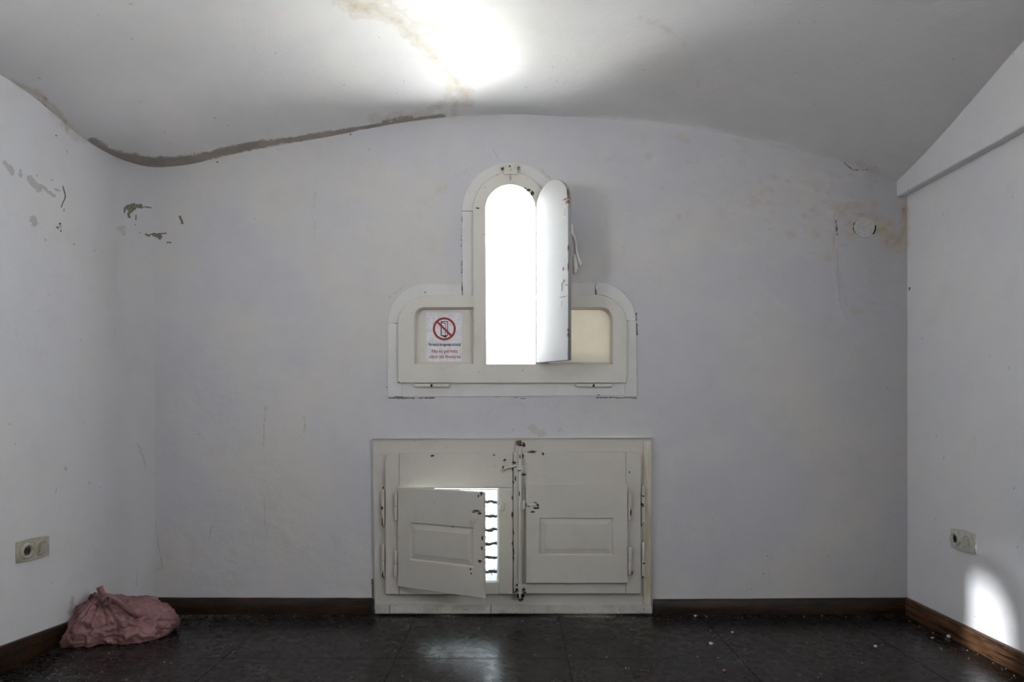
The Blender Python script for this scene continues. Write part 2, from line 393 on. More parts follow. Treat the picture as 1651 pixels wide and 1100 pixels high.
GREY = [([(872, 272), (888, 290)], 1.3, .85),([(795, 240), (804, 258)], 1, .75),([(1242, 896), (1241, 943)], .9, .75),([(425, 803), (426, 833), (430, 863)], 1.1, .8),([(341, 849), (337, 871)], 1.4, .8),([(251, 849), (255, 876), (259, 901), (261, 917)], 1.5, .8),([(8, 262), (17, 270), (20, 281)], 4, .9), ([(33, 275), (34, 283)], 3, .9), ([(48, 287), (56, 298), (64, 305)], 5.5, .95), ([(66, 300), (80, 311), (88, 316)], 3, .9), ([(60, 283)], 2.5, .8),
    ([(83, 290)], 3, .8), ([(90, 305), (96, 308)], 2.4, .8), ([(53, 353), (55, 361)], 4.5, 1.2), ([(190, 369), (199, 366)], 3, .9), ([(196, 371), (200, 377)], 3.6, 1.1), ([(97, 366)], 4, .9), ([(107, 757)], 4, .8),
    ([(858, 690), (866, 698), (874, 698)], 7, .85), ([(826, 694)], 4, .7), ([(903, 692)], 4.5, .8), ([(117, 966), (114, 988)], 4, .8), ([(222, 715), (232, 740), (236, 755)], 4, .62),
    ([(490, 672), (491, 697)], 2.5, .65), ([(428, 655), (424, 720)], 3, .6), ([(508, 310), (507, 345)], 1.6, .7), ([(507, 350), (507, 415)], 1.1, .62), ([(221, 917), (221, 944)], 1.5, .7),
    ([(320, 700)], 6, .55), ([(1350, 400), (1351, 450), (1356, 490), (1362, 512)], 1.6, .8), ([(1346, 330), (1346, 400)], 1.6, .65), ([(925, 378), (928, 395), (932, 415)], 3, .45),
    ([(600, 255), (640, 270)], 1.3, .5), ([(1060, 655), (1075, 690)], 1.2, .55), ([(340, 845), (352, 838)], 1.5, .6), ([(370, 905), (385, 910)], 1.5, .6), ([(1012, 330), (1025, 325), (1038, 334), (1036, 346), (1022, 348), (1011, 340)], 1.2, .55),
    ([(170, 480), (176, 495)], 1.2, .6), ([(104, 195), (110, 208)], 2.5, .6), ([(785, 668), (790, 665)], 1.5, .65), ([(628, 480), (650, 462)], 2, .6), ([(629, 545), (632, 560)], 3, .6)]
STAIN = [([(545, -8), (570, 5), (590, 14), (600, 12)], 16, .75), ([(590, 10), (640, 32), (675, 65), (705, 95), (730, 125), (750, 150), (752, 158)], 11, .62), ([(620, 0), (665, 35), (700, 45), (715, 60)], 12, .4),
    ([(690, 80), (720, 110), (725, 150), (710, 170)], 7, .5), ([(755, 150), (735, 165), (730, 186)], 6, .6), ([(752, 150), (728, 162), (690, 176)], 5, .5), ([(735, 128), (757, 158)], 3, .7), ([(545, 60), (600, 110), (680, 140)], 40, .14),
    ([(22, 132), (60, 152), (84, 172), (104, 196), (110, 212)], 4.5, .75), ([(60, 150), (85, 178), (104, 200), (135, 228)], 9, .45),
    ([(600, 192), (640, 190), (690, 184)], 9, .5),
    ([(1347, 332), (1410, 328)], 6, .6), ([(1348, 338), (1365, 345), (1385, 344), (1402, 343), (1415, 352)], 6, .75), ([(1367, 348), (1374, 378)], 8, .65), ([(1416, 360), (1428, 372), (1436, 390), (1452, 390)], 13, .9),
    ([(1453, 388), (1459, 370), (1459, 330)], 6, .8), ([(1325, 412), (1342, 420)], 9, .5), ([(1345, 330), (1346, 440)], 3.5, .5), ([(1380, 503), (1390, 500)], 9, .45), ([(1425, 470), (1436, 462)], 10, .3), ([(1395, 425)], 25, .18), ([(1360, 515)], 7, .4),
    ([(1095, 222), (1110, 228)], 6, .6), ([(1125, 135)], 7, .45), ([(1240, 305), (1232, 318)], 8, .5), ([(1210, 325), (1250, 330)], 14, .35), ([(1095, 350)], 5, .55), ([(1275, 378)], 8, .5), ([(1195, 450)], 5, .5), ([(1310, 340), (1320, 400)], 14, .3),
    ([(1035, 25), (1085, 50), (1105, 62)], 16, .3), ([(1110, 70), (1122, 130)], 18, .22), ([(1045, 250)], 6, .5), ([(1100, 262), (1130, 256)], 10, .3), ([(1210, 275), (1280, 300)], 18, .25), ([(1005, 400), (1007, 412)], 4, .55),
    ([(760, 270), (725, 288), (700, 315), (680, 345)], 14, .30), ([(1160, 478)], 7, .4), ([(1235, 550)], 8, .4), ([(1225, 505)], 12, .3), ([(1385, 265), (1412, 275)], 5, .55), ([(350, 600)], 50, .10), ([(145, 440), (148, 470)], 9, .25), ([(245, 920), (262, 915)], 8, .35),
    ([(1240, 400), (1260, 560)], 60, .14), ([(1150, 300)], 60, .13), ([(995, 600), (1060, 640)], 20, .16), ([(1445, 905)], 9, .4), ([(1440, 640), (1455, 760)], 6, .25), ([(265, 930), (600, 955)], 8, .2), ([(1060, 955), (1440, 955)], 7, .2), ([(1052, 300), (1180, 320)], 10, .25)]
LIP = [([(60, 160), (84, 182), (104, 203), (114, 218)], 1.6, .85), ([(108, 214), (122, 226), (138, 236), (150, 238)], 3.0, .95), ([(150, 232), (175, 247), (200, 255), (240, 262), (285, 262), (325, 255)], 8.5, 1.0), ([(325, 253), (350, 248), (392, 238), (425, 232)], 6.5, 1),
    ([(425, 232), (455, 228), (500, 221), (540, 215), (566, 210)], 4.5, 1), ([(566, 210), (600, 203), (640, 197), (680, 191), (716, 187)], 3.0, .9), ([(620, 196), (665, 188)], 6, .62)]

def wear(P, with_lip=True):
    px, py = proj(P[..., 0], P[..., 1], P[..., 2])
    vis = (P[..., 1] > 1.8)
    j = 2.0 * fbm(px * .07, py * .07, 31); k = 2.0 * fbm(px * .07 + 40, py * .07, 35)
    col = np.zeros((*P.shape[:2], 4))
    col[..., 0] = strokes(px + j * .4, py + k * .4, CHIP) * vis; col[..., 1] = strokes(px + j, py + k, GREY) * vis
    col[..., 2] = strokes(px + 2 * j, py + 2 * k, STAIN) * vis
    if with_lip: col[..., 3] = strokes(px + j * .5, py + k * .5, LIP) * vis
    return col

# ceiling
ys = np.concatenate([np.linspace(YR - .05, 2.3, 50)[:-1], np.linspace(2.3, 3.1, 105)[:-1], YB + .03 - (YB + .03 - 3.1) * (1 - np.linspace(0, 1, 44)) ** 1.5])
ys[-1] = YB + .03
xs = np.linspace(-2.05, 1.95, 520)
GX, GY = np.meshgrid(xs, ys, indexing='ij')
P = np.stack([GX, GY, zc(GX, np.minimum(GY, YB))], -1)
ceil = grid_mesh('ceiling', P[:, ::-1].copy(), M_CEIL, col=wear(P[:, ::-1]))
tag(ceil, 'stained off-white vaulted plaster ceiling bulging down over the window wall', 'ceiling', kind='structure')

# blisters on the right half of the back wall
BL = [(random.gauss(1240, 90), random.gauss(300, 55), random.uniform(3, 8), random.uniform(.0012, .0040)) for _ in range(120)]
BL += [(random.uniform(960, 1420), random.uniform(215, 300), random.uniform(3, 9), random.uniform(.0015, .0045)) for _ in range(70)]
BL += [(random.uniform(1280, 1345), random.uniform(330, 430), random.uniform(3, 6), random.uniform(.001, .0028)) for _ in range(30)]
BL += [(1055, 275, 14, .004), (1032, 262, 9, .004), (1008, 258, 8, .004), (1024, 337, 13, .003), (1025, 337, 8, -.003)]
BL += [(random.uniform(230, 600), random.uniform(860, 955), random.uniform(6, 20), random.uniform(-.002, .002)) for _ in range(30)]
def in_win1(px, py, g=5):
    tow = (np.abs(px - 823) < 80 - g) & (py > 335) & (py < 480) | (np.hypot(px - 823, py - 338) < 79 - g)
    base = (px > 626 + g) & (px < 1026 - g) & (py > 457 + g) & (py < 640 - g)
    cor = ((px < 690) & (py < 522) & (np.hypot(px - 690, py - 522) > 64 - g)) | ((px > 962) & (py < 520) & (np.hypot(px - 962, py - 520) > 64 - g))
    return tow | (base & ~cor)
def in_win2(px, py, g=5): return (px > 603 + g) & (px < 1048 - g) & (py > 709 + g) & (py < 985 - g)
xs = np.linspace(-1.64, 1.80, 790)
nz = 530; vv = np.linspace(0, 1, nz)
top = zc(xs, np.full_like(xs, YB)) + .035
GXX = np.repeat(xs[:, None], nz, 1); ZZ = vv[None, :] * (top[:, None] + .02) - .02
PX, PY = CX + GXX / S, CY - (ZZ - CH) / S
YY = YB + (.0022 * fbm(GXX * 5, ZZ * 5, 3) + .0008 * fbm(GXX * 30, ZZ * 30, 5)) * sstep(-1.60, -1.40, GXX)
for (a, b, r, h) in BL:
    sel = (np.abs(PX - a) < 3 * r) & (np.abs(PY - b) < 3 * r)
    YY[sel] -= h * np.exp(-((PX[sel] - a) ** 2 + ((PY[sel] - b) * 1.3) ** 2) / (r * r))
YY -= .0025 * strokes(PX, PY, [([(1347, 335), (1350, 450), (1362, 515)], 4, 1)])
P = np.stack([GXX, YY, ZZ], -1)
cx_ = (PX[:-1, :-1] + PX[1:, 1:]) / 2; cy_ = (PY[:-1, :-1] + PY[1:, 1:]) / 2
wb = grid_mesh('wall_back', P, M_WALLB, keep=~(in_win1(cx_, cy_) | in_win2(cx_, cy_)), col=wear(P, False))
tag(wb, 'peeling white plaster wall holding the arched window and low hatch', 'wall', kind='structure')

# left wall with the softly rounded corner into the back wall
path = [(float(left_x(np.array(y))), y) for y in list(np.linspace(YR - .02, SIDL[0], 8)) + list(np.linspace(SIDL[0], SIDL[1], 8))[1:] + list(np.linspace(SIDL[1], 1.4, 2))[1:] + list(np.linspace(1.4, 2.1, 41))[1:] + list(np.linspace(2.1, 2.38, 6))[1:]]
path += [(LX0 + LK * y, y) for y in np.linspace(2.4, 3.16, 190)]
c0 = Vector(path[-1]); dirv = Vector((LK, 1)).normalized(); end = Vector((-1.60, YB + .001)); ctrl = Vector((LX0 + LK * YB, YB))
for i in range(1, 45):
    t = i / 44; p = (1 - t) ** 2 * c0 + 2 * t * (1 - t) * ctrl + t * t * end; path.append((p.x, p.y))
path = np.array(path); n = len(path); nz = 330
top = zc(path[:, 0], np.minimum(path[:, 1], YB)) + .03
ZZ = np.linspace(0, 1, nz)[None, :] * (top[:, None] + .02) - .02
XX = np.repeat(path[:, :1], nz, 1) + .002 * fbm(np.repeat(path[:, 1:], nz, 1) * 6, ZZ * 6, 8); YY = np.repeat(path[:, 1:], nz, 1)
P = np.stack([XX, YY, ZZ], -1)
ca = (YY[:-1, :-1] + YY[1:, 1:]) / 2; cb = (ZZ[:-1, :-1] + ZZ[1:, 1:]) / 2
SWY, SWR, SWT, SWB = 1.757, .165, 1.712, 1.195            # small side window: centre y, half width, top, bottom
keep = ~((np.abs(ca - SWY) < SWR + .06) & (cb > SWB - .06) & (cb < SWT + .06)) & ~((ca > SIDL[0]) & (ca < SIDL[1]) & (cb > SIDL[2]) & (cb < SIDL[3]))
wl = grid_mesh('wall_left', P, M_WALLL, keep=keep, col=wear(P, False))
tag(wl, 'scuffed white plaster wall on the left with a rounded far corner', 'wall', kind='structure')

# right wall and the beam along its top
yy = np.concatenate([np.linspace(YR - .02, SIDE[0], 12)[:-1], np.linspace(SIDE[0], SIDE[1], 12)[:-1], np.linspace(SIDE[1], 2.3, 14)[:-1], np.linspace(2.3, YB + .02, 150)]); nz = 260
YY = np.repeat(yy[:, None], nz, 1); ZZ = np.repeat(np.linspace(-.02, 1.95, nz)[None, :], len(yy), 0)
XX = RX + .0015 * fbm(YY * 5, ZZ * 5, 12)
P = np.stack([XX, YY, ZZ], -1)[::-1].copy()
ca = (P[:-1, :-1, 1] + P[1:, 1:, 1]) / 2; cb = (P[:-1, :-1, 2] + P[1:, 1:, 2]) / 2
wr = grid_mesh('wall_right', P, M_WALL, keep=~((ca > SIDE[0]) & (ca < SIDE[1]) & (cb > SIDE[2]) & (cb < SIDE[3])), col=wear(P, False))
tag(wr, 'plain white plaster wall on the right under the beam', 'wall', kind='structure')
yy = np.concatenate([np.linspace(YR - .02, 2.2, 20)[:-1], np.linspace(2.2, YB + .01, 60)])
prof = []
for y in yy:
    zt = float(zc(np.array(BX - .0), np.array(y))) + .05
    row = [(RX + .03, y, 1.882), (RX, y, 1.880), (BX + .004, y, 1.875), (BX + .0005, y, 1.878), (BX - .001, y, 1.884)] + [(BX - .001 + .004 * k / 8 * 0, y, 1.884 + (zt - 1.884) * k / 8) for k in range(1, 9)]
    prof.append(row)
P = np.array(prof); P[:, 4:, 0] += .0015 * fbm(P[:, 4:, 1] * 5, P[:, 4:, 2] * 5, 17)
beam = grid_mesh('trim_1', P, M_WALL, col=wear(P, False))
tag(beam, 'white plastered beam running along the top of the right wall', 'beam', kind='structure')

# rear wall (behind the camera) with its doorway, and the small arched side window's reveal
me = curve_mesh('wall_rear', [[(-2.0, -.02), (1.9, -.02), (1.9, 2.85), (-2.0, 2.85)]], YR - .06, YR, .001)
wre = mobj('wall_rear', me, M_WALL); tag(wre, 'white plaster wall behind the viewer', 'wall', kind='structure')
def arch_yz(cy, r, zt, zb, n=18):
    L = [(cy - r, zb)] + [(cy - r * math.cos(math.pi * i / n), zt - r + r * math.sin(math.pi * i / n)) for i in range(n + 1)] + [(cy + r, zb)]
    return L
bm = bmesh.new(); L = arch_yz(SWY, SWR, SWT, SWB); xi = float(left_x(np.array(1.0)))
a = [bm.verts.new((xi, y, z)) for y, z in L]; b = [bm.verts.new((xi - .40, y, z)) for y, z in L]
for i in range(len(L)):
    j = (i + 1) % len(L); bm.faces.new((a[i], a[j], b[j], b[i]))
O = [(SWY - SWR - .10, SWB - .10), (SWY - SWR - .10, SWT + .10), (SWY + SWR + .10, SWT + .10), (SWY + SWR + .10, SWB - .10)]
sw = bm_obj('window_3', bm, M_WALL)
me = curve_mesh('window_surround', [[(p[0], p[1]) for p in O], L], 0, .012, .001)
me.transform(Matrix.Translation((xi + .006, 0, 0)) @ Matrix(((0, 1, 0, 0), (1, 0, 0, 0), (0, 0, 1, 0), (0, 0, 0, 1))))
mobj('window_surround', me, M_WALL, sw)
tag(sw, 'small arched window in the left wall beside the viewer', 'window', kind='structure')

# floor: dark tiles with recessed joints
fl = bpy.data.meshes.new('floor'); bm = bmesh.new(); box_bm(bm, -2.1, 2.0, YR - .1, YB + .1, -.06, -.004)
floor = bm_obj('floor', bm, M_GROUT); tag(floor, 'dark glossy dusty tiled floor', 'floor', kind='structure')
TS = .635
joints_x = [-.44 + TS * k for k in range(-4, 5)]; joints_y = [2.70 + TS * k for k in range(-8, 2)]
tm = None
bm = bmesh.new(); box_bm(bm, .0015, TS - .0015, .0015, TS - .0015, -.004, 0, bev=.0009); tm = bpy.data.meshes.new('floor_tile'); bm.to_mesh(tm); bm.free()
tm.materials.append(M_FLOOR)
for jx in joints_x:
    for jy in joints_y:
        if jx + TS < -1.95 or jx > 1.8 or jy > YB or jy + TS < YR: continue
        x0, x1, y0, y1 = max(jx, -2.0), min(jx + TS, 1.78), max(jy, YR), min(jy + TS, YB)
        full = (x0 == jx and x1 == jx + TS and y0 == jy and y1 == jy + TS)
        if full: o = bpy.data.objects.new('floor_tile', tm); C.objects.link(o); o.location = (jx, jy, random.uniform(-.0003, .0003))
        else:
            bm = bmesh.new(); box_bm(bm, 0.0015, x1 - x0 - .0015, .0015, y1 - y0 - .0015, -.004, 0, bev=.0009)
            o = bm_obj('floor_tile', bm, M_FLOOR); o.location = (x0, y0, random.uniform(-.0003, .0003))
        o.parent = floor

# baseboards
def board(name, p0, p1, h0, h1, th, mat, label, nseg=60, seed=1):
    """board standing on the floor along p0->p1 (room side on its left), a little wavy on top"""
    p0 = Vector(p0); p1 = Vector(p1); d = (p1 - p0); L = d.length; d.normalize(); nrm = Vector((-d.y, d.x))
    rows = []
    for i in range(nseg + 1):
        t = i / nseg; c = p0 + d * L * t; h = h0 + (h1 - h0) * t + .0012 * float(fbm(np.array(t * L * 14), np.array(seed + .3), seed))
        f = c + nrm * th; m = c + nrm * (th - .003)
        rows.append([(f.x, f.y, 0.0005), (f.x, f.y, h - .003), (m.x, m.y, h), (c.x, c.y, h)])
    rows = np.array(rows)
    o = grid_mesh(name, rows, mat, smooth=False)
    bm = bmesh.new(); bm.from_mesh(o.data)
    for s in (0, -1):
        r = rows[s]; vs = [bm.verts.new(tuple(q)) for q in list(r) + [(r[3][0], r[3][1], .0005)]]
        bm.faces.new(vs)
    bmesh.ops.recalc_face_normals(bm, faces=bm.faces); bm.to_mesh(o.data); bm.free()
    return tag(o, label, 'baseboard', kind='structure')
lp = lambda y, off=0: (LX0 + LK * y + off, y)
board('baseboard_back_left', (XW(601), YB), (-1.70, YB), .072, .074, .016, M_BASE_X, 'dark wooden baseboard along the back wall left of the low hatch', seed=2)
board('baseboard_back_right', (RX, YB), (XW(1053), YB), .074, .066, .016, M_BASE_X, 'dark wooden baseboard along the back wall right of the low hatch', seed=3)
board('baseboard_left', lp(YB - .01), lp(2.4), .075, .090, .016, M_BASE_Y, 'dark wooden baseboard along the left wall beside the pink bag', seed=4)
board('baseboard_right', (RX, YR), (RX, YB - .016), .085, .074, .018, M_BASE_SUNLIT, 'brown wooden baseboard along the right wall, partly sunlit', seed=5)

# ------------------------------------------------------------------ window_1: the arched slit in its stepped frame
PW1 = pxspots([(770, 338, 3.5, 1.2), (785, 367, 1.6, 2.4), (852, 309, 4, 2), (858, 314, 3.5, 4), (847, 306, 2, 1.2), (801, 284, 1.8, 1), (703, 472, 1.5, .9), (714, 473, 3, .9), (998, 489, 1.2, 2), (1002, 495, 1.6, 2.6),
               (1005, 500, 1.2, 1), (745, 464, .8, 8), (810, 275, 2, 1), (838, 275, 2, 1), (644, 617, 1.5, 1)])
M_PAINT1 = painted('painted_wood_window', PW1, nscale=160)
PW1C = pxspots([(745, 462, .9, 8), (686, 472, 1, 1.5), (822, 269, 1.6, 1.8), (832, 271, 3, 1.2), (810, 272, 3, 1.2), (875, 275, 3, .8), (884, 285, 1, 3), (745, 355, .8, 5), (1026, 520, .9, 10), (643, 640, 8, .8), (965, 637, 2, .8), (760, 262, 1.2, 1)])
M_CASING = painted('painted_casing', PW1C, base=(.655, .65, .63), nscale=160)
w1 = empty('window_1', (XW(825), YB, ZW(640)))
tag(w1, 'arched slit window in a stepped cream wooden frame, its narrow shutter open', 'window', kind='structure')
def child(o, par):
    """parent while keeping the world place"""
    o.parent = par; o.matrix_parent_inverse = Matrix.Translation(par.location).inverted() if par.type == 'EMPTY' else Matrix(); return o
AC = (823.0, 338.0)
g = .45
yf, yb = YB - .007, YB + .03
def AC_OUT():
    return arc(689, 521, 63.5, 180, 92, 12) + [(744, 459)] + arc(AC[0], AC[1] + 2, 78.5, 180, 0, 30) + [(902, 457)] + arc(962, 519, 63.5, 90, 2, 12) + [(1027, 639), (625, 639)]
def casing(loop, dy=0.0): child(plate('casing_piece', [loop], yf + dy, yb, M_CASING, None, .0015), w1)
casing(arc(AC[0], AC[1] + 2, 78.5, 180, 0, 30) + arc(AC[0], AC[1] + 2, 56, 0, 180, 30), -.001)             # arch
casing([(744.5, 340 + 2 * g), (767, 340 + 2 * g), (767, 480), (745.5 + g, 480)])                            # left upright
casing([(901.5, 340 + 2 * g), (879, 340 + 2 * g), (879, 480), (901 - g, 480)])                              # right upright
casing([(686 + g, 457.5), (745 - g, 459), (745 - g, 480), (686 + g, 480)], .001)                            # left shelf
casing([(960 - g, 456), (901 + g, 457), (901 + g, 480), (960 - g, 480)], .001)                              # right shelf
casing(arc(689, 521, 63.5, 92.5, 180, 16) + arc(689, 521, 42, 180, 92.5, 12))                               # left elbow
casing(arc(962, 519, 63.5, 90, 2, 16) + arc(962, 519, 44, 2, 90, 12), -.001)                                # right elbow
casing([(625.5, 521 + 2 * g), (648, 521 + 2 * g), (648, 640), (624.5, 640)])                                # left post
casing([(1025.5, 517 + 2 * g), (1004, 517 + 2 * g), (1006, 639), (1027, 639)])                              # right post
casing([(648 + .1, 612), (1006 - 2 * g, 612), (1006 - 2 * g, 638), (648 + .1, 640)], .002)                  # bottom rail
BK = shrink(AC_OUT(), 823, 450, .985, .985)
child(plate('frame_backing', [BK, arc(AC[0], AC[1], 44, 180, 0, 30) + [(867, 596), (779.5, 596)], [(888, 582), (888, 500), (960, 500), (983, 520), (983, 582)]], YB + .0305, YB + .036, M_BLACK, None, .001), w1)  # unseen backing added to keep light from leaking through the casing joints
# sash board with its three cut-outs
SO = arc(690, 525, 48.5, 180, 92, 14) + [(762.5, 476)] + arc(AC[0], AC[1], 60.5, 180, 0, 36) + [(883.5, 476)] + arc(960, 526, 51, 90, 0, 14) + [(1010, 617.5), (641.5, 617.5)]
SLIT = arc(AC[0], AC[1], 40, 180, 0, 30) + [(863, 587), (784.5, 587)]
LREC = [(668, 587)] + arc(683, 511, 15, 180, 90, 8) + [(763.5, 495.5), (763.5, 587)]
RREC = [(882, 587), (882, 496)] + arc(969, 515, 19, 90, 0, 8) + [(988, 587)]
child(plate('sash_board', [SO, SLIT, LREC, RREC], YB - .022, YB + .012, M_PAINT1, None, .0028), w1)
def recess_bead(name, outer, inner, y0, y1, mat, par):
    """sloped reveal from the outer loop (front) to the inner loop (back), closed by a flat panel"""
    bm = bmesh.new(); A = [bm.verts.new((XW(x, YB - .02), y0, ZW(y, YB - .02))) for x, y in outer]; B = [bm.verts.new((XW(x, YB - .01), y1, ZW(y, YB - .01))) for x, y in inner]
    for i in range(len(A)):
        j = (i + 1) % len(A); bm.faces.new((A[i], A[j], B[j], B[i]))
    bm.faces.new(B); bmesh.ops.recalc_face_normals(bm, faces=bm.faces)
    return child(bm_obj(name, bm, mat), par)
recess_bead('recess_panel', LREC, shrink(LREC, 717, 543, .94, .93), YB - .019, YB + .008, M_PAINT1, w1)
tq = NT('backlit_recess_panel'); tq.done(tq.mix(tq.rng(tq.noise(7, 4), .35, .7), (.62, .58, .50), (.66, .63, .55)), .5, None)
t1 = tq.n('ShaderNodeBsdfTranslucent'); t1.inputs[0].default_value = (.0080, .0069, .0046, 1); t2 = tq.n('ShaderNodeAddShader')
tq.l(tq.b.outputs[0], t2.inputs[0]); tq.l(t1.outputs[0], t2.inputs[1]); tq.l(t2.outputs[0], tq.o.inputs[0]); M_BACKLIT = tq.m
recess_bead('recess_panel', RREC, shrink(RREC, 932, 543, .94, .93), YB - .019, YB + .008, M_BACKLIT, w1)
# masonry reveal behind the slit
bm = bmesh.new(); A = [bm.verts.new((XW(x), YB - .018, ZW(y))) for x, y in shrink(SLIT, 823, 450, 1.002, 1.001)]; B = [bm.verts.new((XW(x), YB + .036, ZW(y if y < 590 else 600))) for x, y in shrink(SLIT, 823, 452, 1.12, 1.03)]
for i in range(len(A)):
    j = (i + 1) % len(A); bm.faces.new((A[i], A[j], B[j], B[i]))
bmesh.ops.recalc_face_normals(bm, faces=bm.faces)
child(bm_obj('reveal', bm, M_CASING), w1)
OUTF = [(x, y if y < 590 else 600) for x, y in shrink(SLIT, 823, 452, 1.12, 1.03)]
child(plate('outer_frame', [OUTF, [(x, y if y < 585 else 602) for x, y in shrink(SLIT, 823, 452, 1.06, 1.02)]], YB + .026, YB + .036, M_PAINT1, None, .001), w1)
tg = NT('thin_glass'); tg.t.nodes.remove(tg.b); tr = tg.n('ShaderNodeBsdfTransparent'); gl = tg.n('ShaderNodeBsdfGlossy'); mx = tg.n('ShaderNodeMixShader')
tr.inputs[0].default_value = (.93, .95, .94, 1); gl.inputs['Roughness'].default_value = .03; mx.inputs[0].default_value = .06
tg.l(tr.outputs[0], mx.inputs[1]); tg.l(gl.outputs[0], mx.inputs[2]); tg.l(mx.outputs[0], tg.o.inputs[0]); M_GLASS = tg.m
child(plate('window_pane', [[(x, y if y < 585 else 605) for x, y in shrink(SLIT, 823, 452, 1.08, 1.03)]], YB + .030, YB + .033, M_GLASS, None, .0003), w1)
# shutter leaf: hinged on the right jamb, swung out into the room
HX, HY = XW(864), YB - .022
FX, FY = 86 / F * 3.10, 3.10
ang = math.atan2(FY - HY, FX - HX); LWD = math.hypot(FX - HX, FY - HY)
zt_, zb_ = 1.917, 1.128; R_ = LWD / 2
lo = [(0, zb_), (LWD, zb_)] + [(R_ + R_ * math.cos(math.pi * i / 30), zt_ - R_ + R_ * math.sin(math.pi * i / 30)) for i in range(31)]
me = curve_mesh('shutter_leaf', [lo], 0, .019, .002)
sh = mobj('shutter_leaf', me, None); sh.location = (HX, HY, 0); sh.rotation_euler = (0, 0, ang)
def leaf_pt(u, z): return (HX + math.cos(ang) * u, HY + math.sin(ang) * u, z)
def LZ(py, u): return CH - (py - CY) / F * (HY + math.sin(ang) * u)
sps = [(leaf_pt(LWD * .93, LZ(321, LWD * .93)), (.022, .02, .004)), (leaf_pt(LWD * .98, LZ(325, LWD)), (.012, .012, .008)), (leaf_pt(LWD * .87, LZ(478.5, LWD * .9)), (.030, .03, .0022)), (leaf_pt(LWD * .95, LZ(459.5, LWD * .95)), (.009, .009, .003)),
       (leaf_pt(LWD, LZ(532, LWD)), (.008, .008, .006)), (leaf_pt(LWD, LZ(400, LWD)), (.004, .006, .015)), (leaf_pt(LWD, LZ(310, LWD)), (.006, .02, .03)), (leaf_pt(LWD, LZ(430, LWD)), (.004, .006, .02)), (leaf_pt(LWD, LZ(540, LWD)), (.005, .008, .01))]
M_LEAF = painted('painted_shutter', sps, base=(.37, .37, .365), spotcol=(.16, .085, .05), dirty=.12, amp=.5, rough=.38)
sh.data.materials.append(M_LEAF)
child(sh, w1)
def leaf_bits(name, boxes, mat):
    bm = bmesh.new()
    for u, py0, py1, du, dep in boxes: box_bm(bm, u, u + du, -dep, .001, LZ(py1, u), LZ(py0, u), bev=.0006)
    o = bm_obj(name, bm, mat, sh); return o
leaf_bits('hinge_scar', [(LWD * .87, 333, 351, .0022, .0012), (LWD * .87, 333, 334, .012, .0012), (LWD * .87, 350, 351, .012, .0012)], M_CASING)
leaf_bits('paint_drip', [(LWD * .80, 432, 437, .012, .003), (LWD * .80, 452, 456, .016, .004), (LWD * .78, 456, 470, .006, .002), (LWD * .74, 486, 495, .014, .001)], M_LEAF)
for hx in (668, 928):
    bm = bmesh.new()
    for a0, a1 in ((hx, hx + 27), (hx + 30, hx + 57)): cyl_bm(bm, (XW(a0), YB - .016, ZW(622)), (XW(a1), YB - .016, ZW(622)), .0075, n=16, rounded=True)
    h = child(bm_obj('hinge', bm, M_PAINT1, None, True), w1)
    bm = bmesh.new(); cyl_bm(bm, (XW(hx + 26), YB - .014, ZW(622)), (XW(hx + 31), YB - .014, ZW(622)), .005, n=12); o = bm_obj('hinge_pin', bm, M_BLACK); o.parent = h
# catch at the top of the arch
bm = bmesh.new()
box_bm(bm, XW(812), XW(834), YB - .032, YB - .012, ZW(284), ZW(274), bev=.002)
box_bm(bm, XW(808), XW(816), YB - .022, YB - .004, ZW(275), ZW(268), bev=.0015); box_bm(bm, XW(829), XW(839), YB - .022, YB - .004, ZW(275), ZW(268), bev=.0015)
cyl_bm(bm, (XW(823), YB - .036, ZW(277)), (XW(823), YB - .020, ZW(277)), .006, rounded=True)
M_LATCH = painted('painted_metal_catch', pxspots([(822, 272, 2.5, 2), (836, 273, 3, 1.5), (811, 274, 3, 1.5), (823, 268, 5, 1.3)]), base=(.62, .60, .53), nscale=260, dirty=.6)
la = child(bm_obj('catch', bm, M_LATCH), w1)
bm = bmesh.new(); tube_bm(bm, [(XW(823), YB - .027, ZW(282)), (XW(823.3), YB - .027, ZW(287)), (XW(823), YB - .026, ZW(291)), (XW(823), YB - .025, ZW(294))], [.002, .0025, .0042, .001], 10)
o = bm_obj('paint_drip', bm, M_LEAF, None, True); o.parent = la

# notice pasted in the left recess
YP = YB + .0078
M_PAPER = simple('notice_paper', (.70, .70, .72), .7, .2); M_RED = simple('notice_red', (.30, .035, .03), .6); M_INK = simple('notice_ink', (.02, .02, .025), .6)
sg = empty('warning_notice', (XW(716), YP, ZW(582)))
tag(sg, 'small white paper notice with red prohibition circle in the left window recess', 'sign')
child(plate('paper', [[(687.5, 583), (744.5, 583), (744.5, 504), (687.5, 504)]], YP - .0006, YP + .0002, M_PAPER, None, .0001), sg)
cc = (716.4, 530.4)
child(plate('prohibition_ring', [arc(*cc, 18.6, 0, 350, 47) , arc(*cc, 15.1, 0, 350, 47)], YP - .0012, YP - .0006, M_RED, None, .0001), sg)
q = 1.7 / math.sqrt(2); d_ = 15.4 / math.sqrt(2)
child(plate('prohibition_bar', [[(cc[0] - d_ - q, cc[1] - d_ + q), (cc[0] - d_ + q, cc[1] - d_ - q), (cc[0] + d_ + q, cc[1] + d_ - q), (cc[0] + d_ - q, cc[1] + d_ + q)]], YP - .0016, YP - .0012, M_RED, None, .0001), sg)
child(plate('window_symbol', [[(710.5, 542), (710.5, 518), (722, 518), (722, 542)], [(711.9, 540.8), (720.9, 540.8), (720.9, 519.2), (711.9, 519.2)]], YP - .0010, YP - .0006, M_INK, None, .0001), sg)
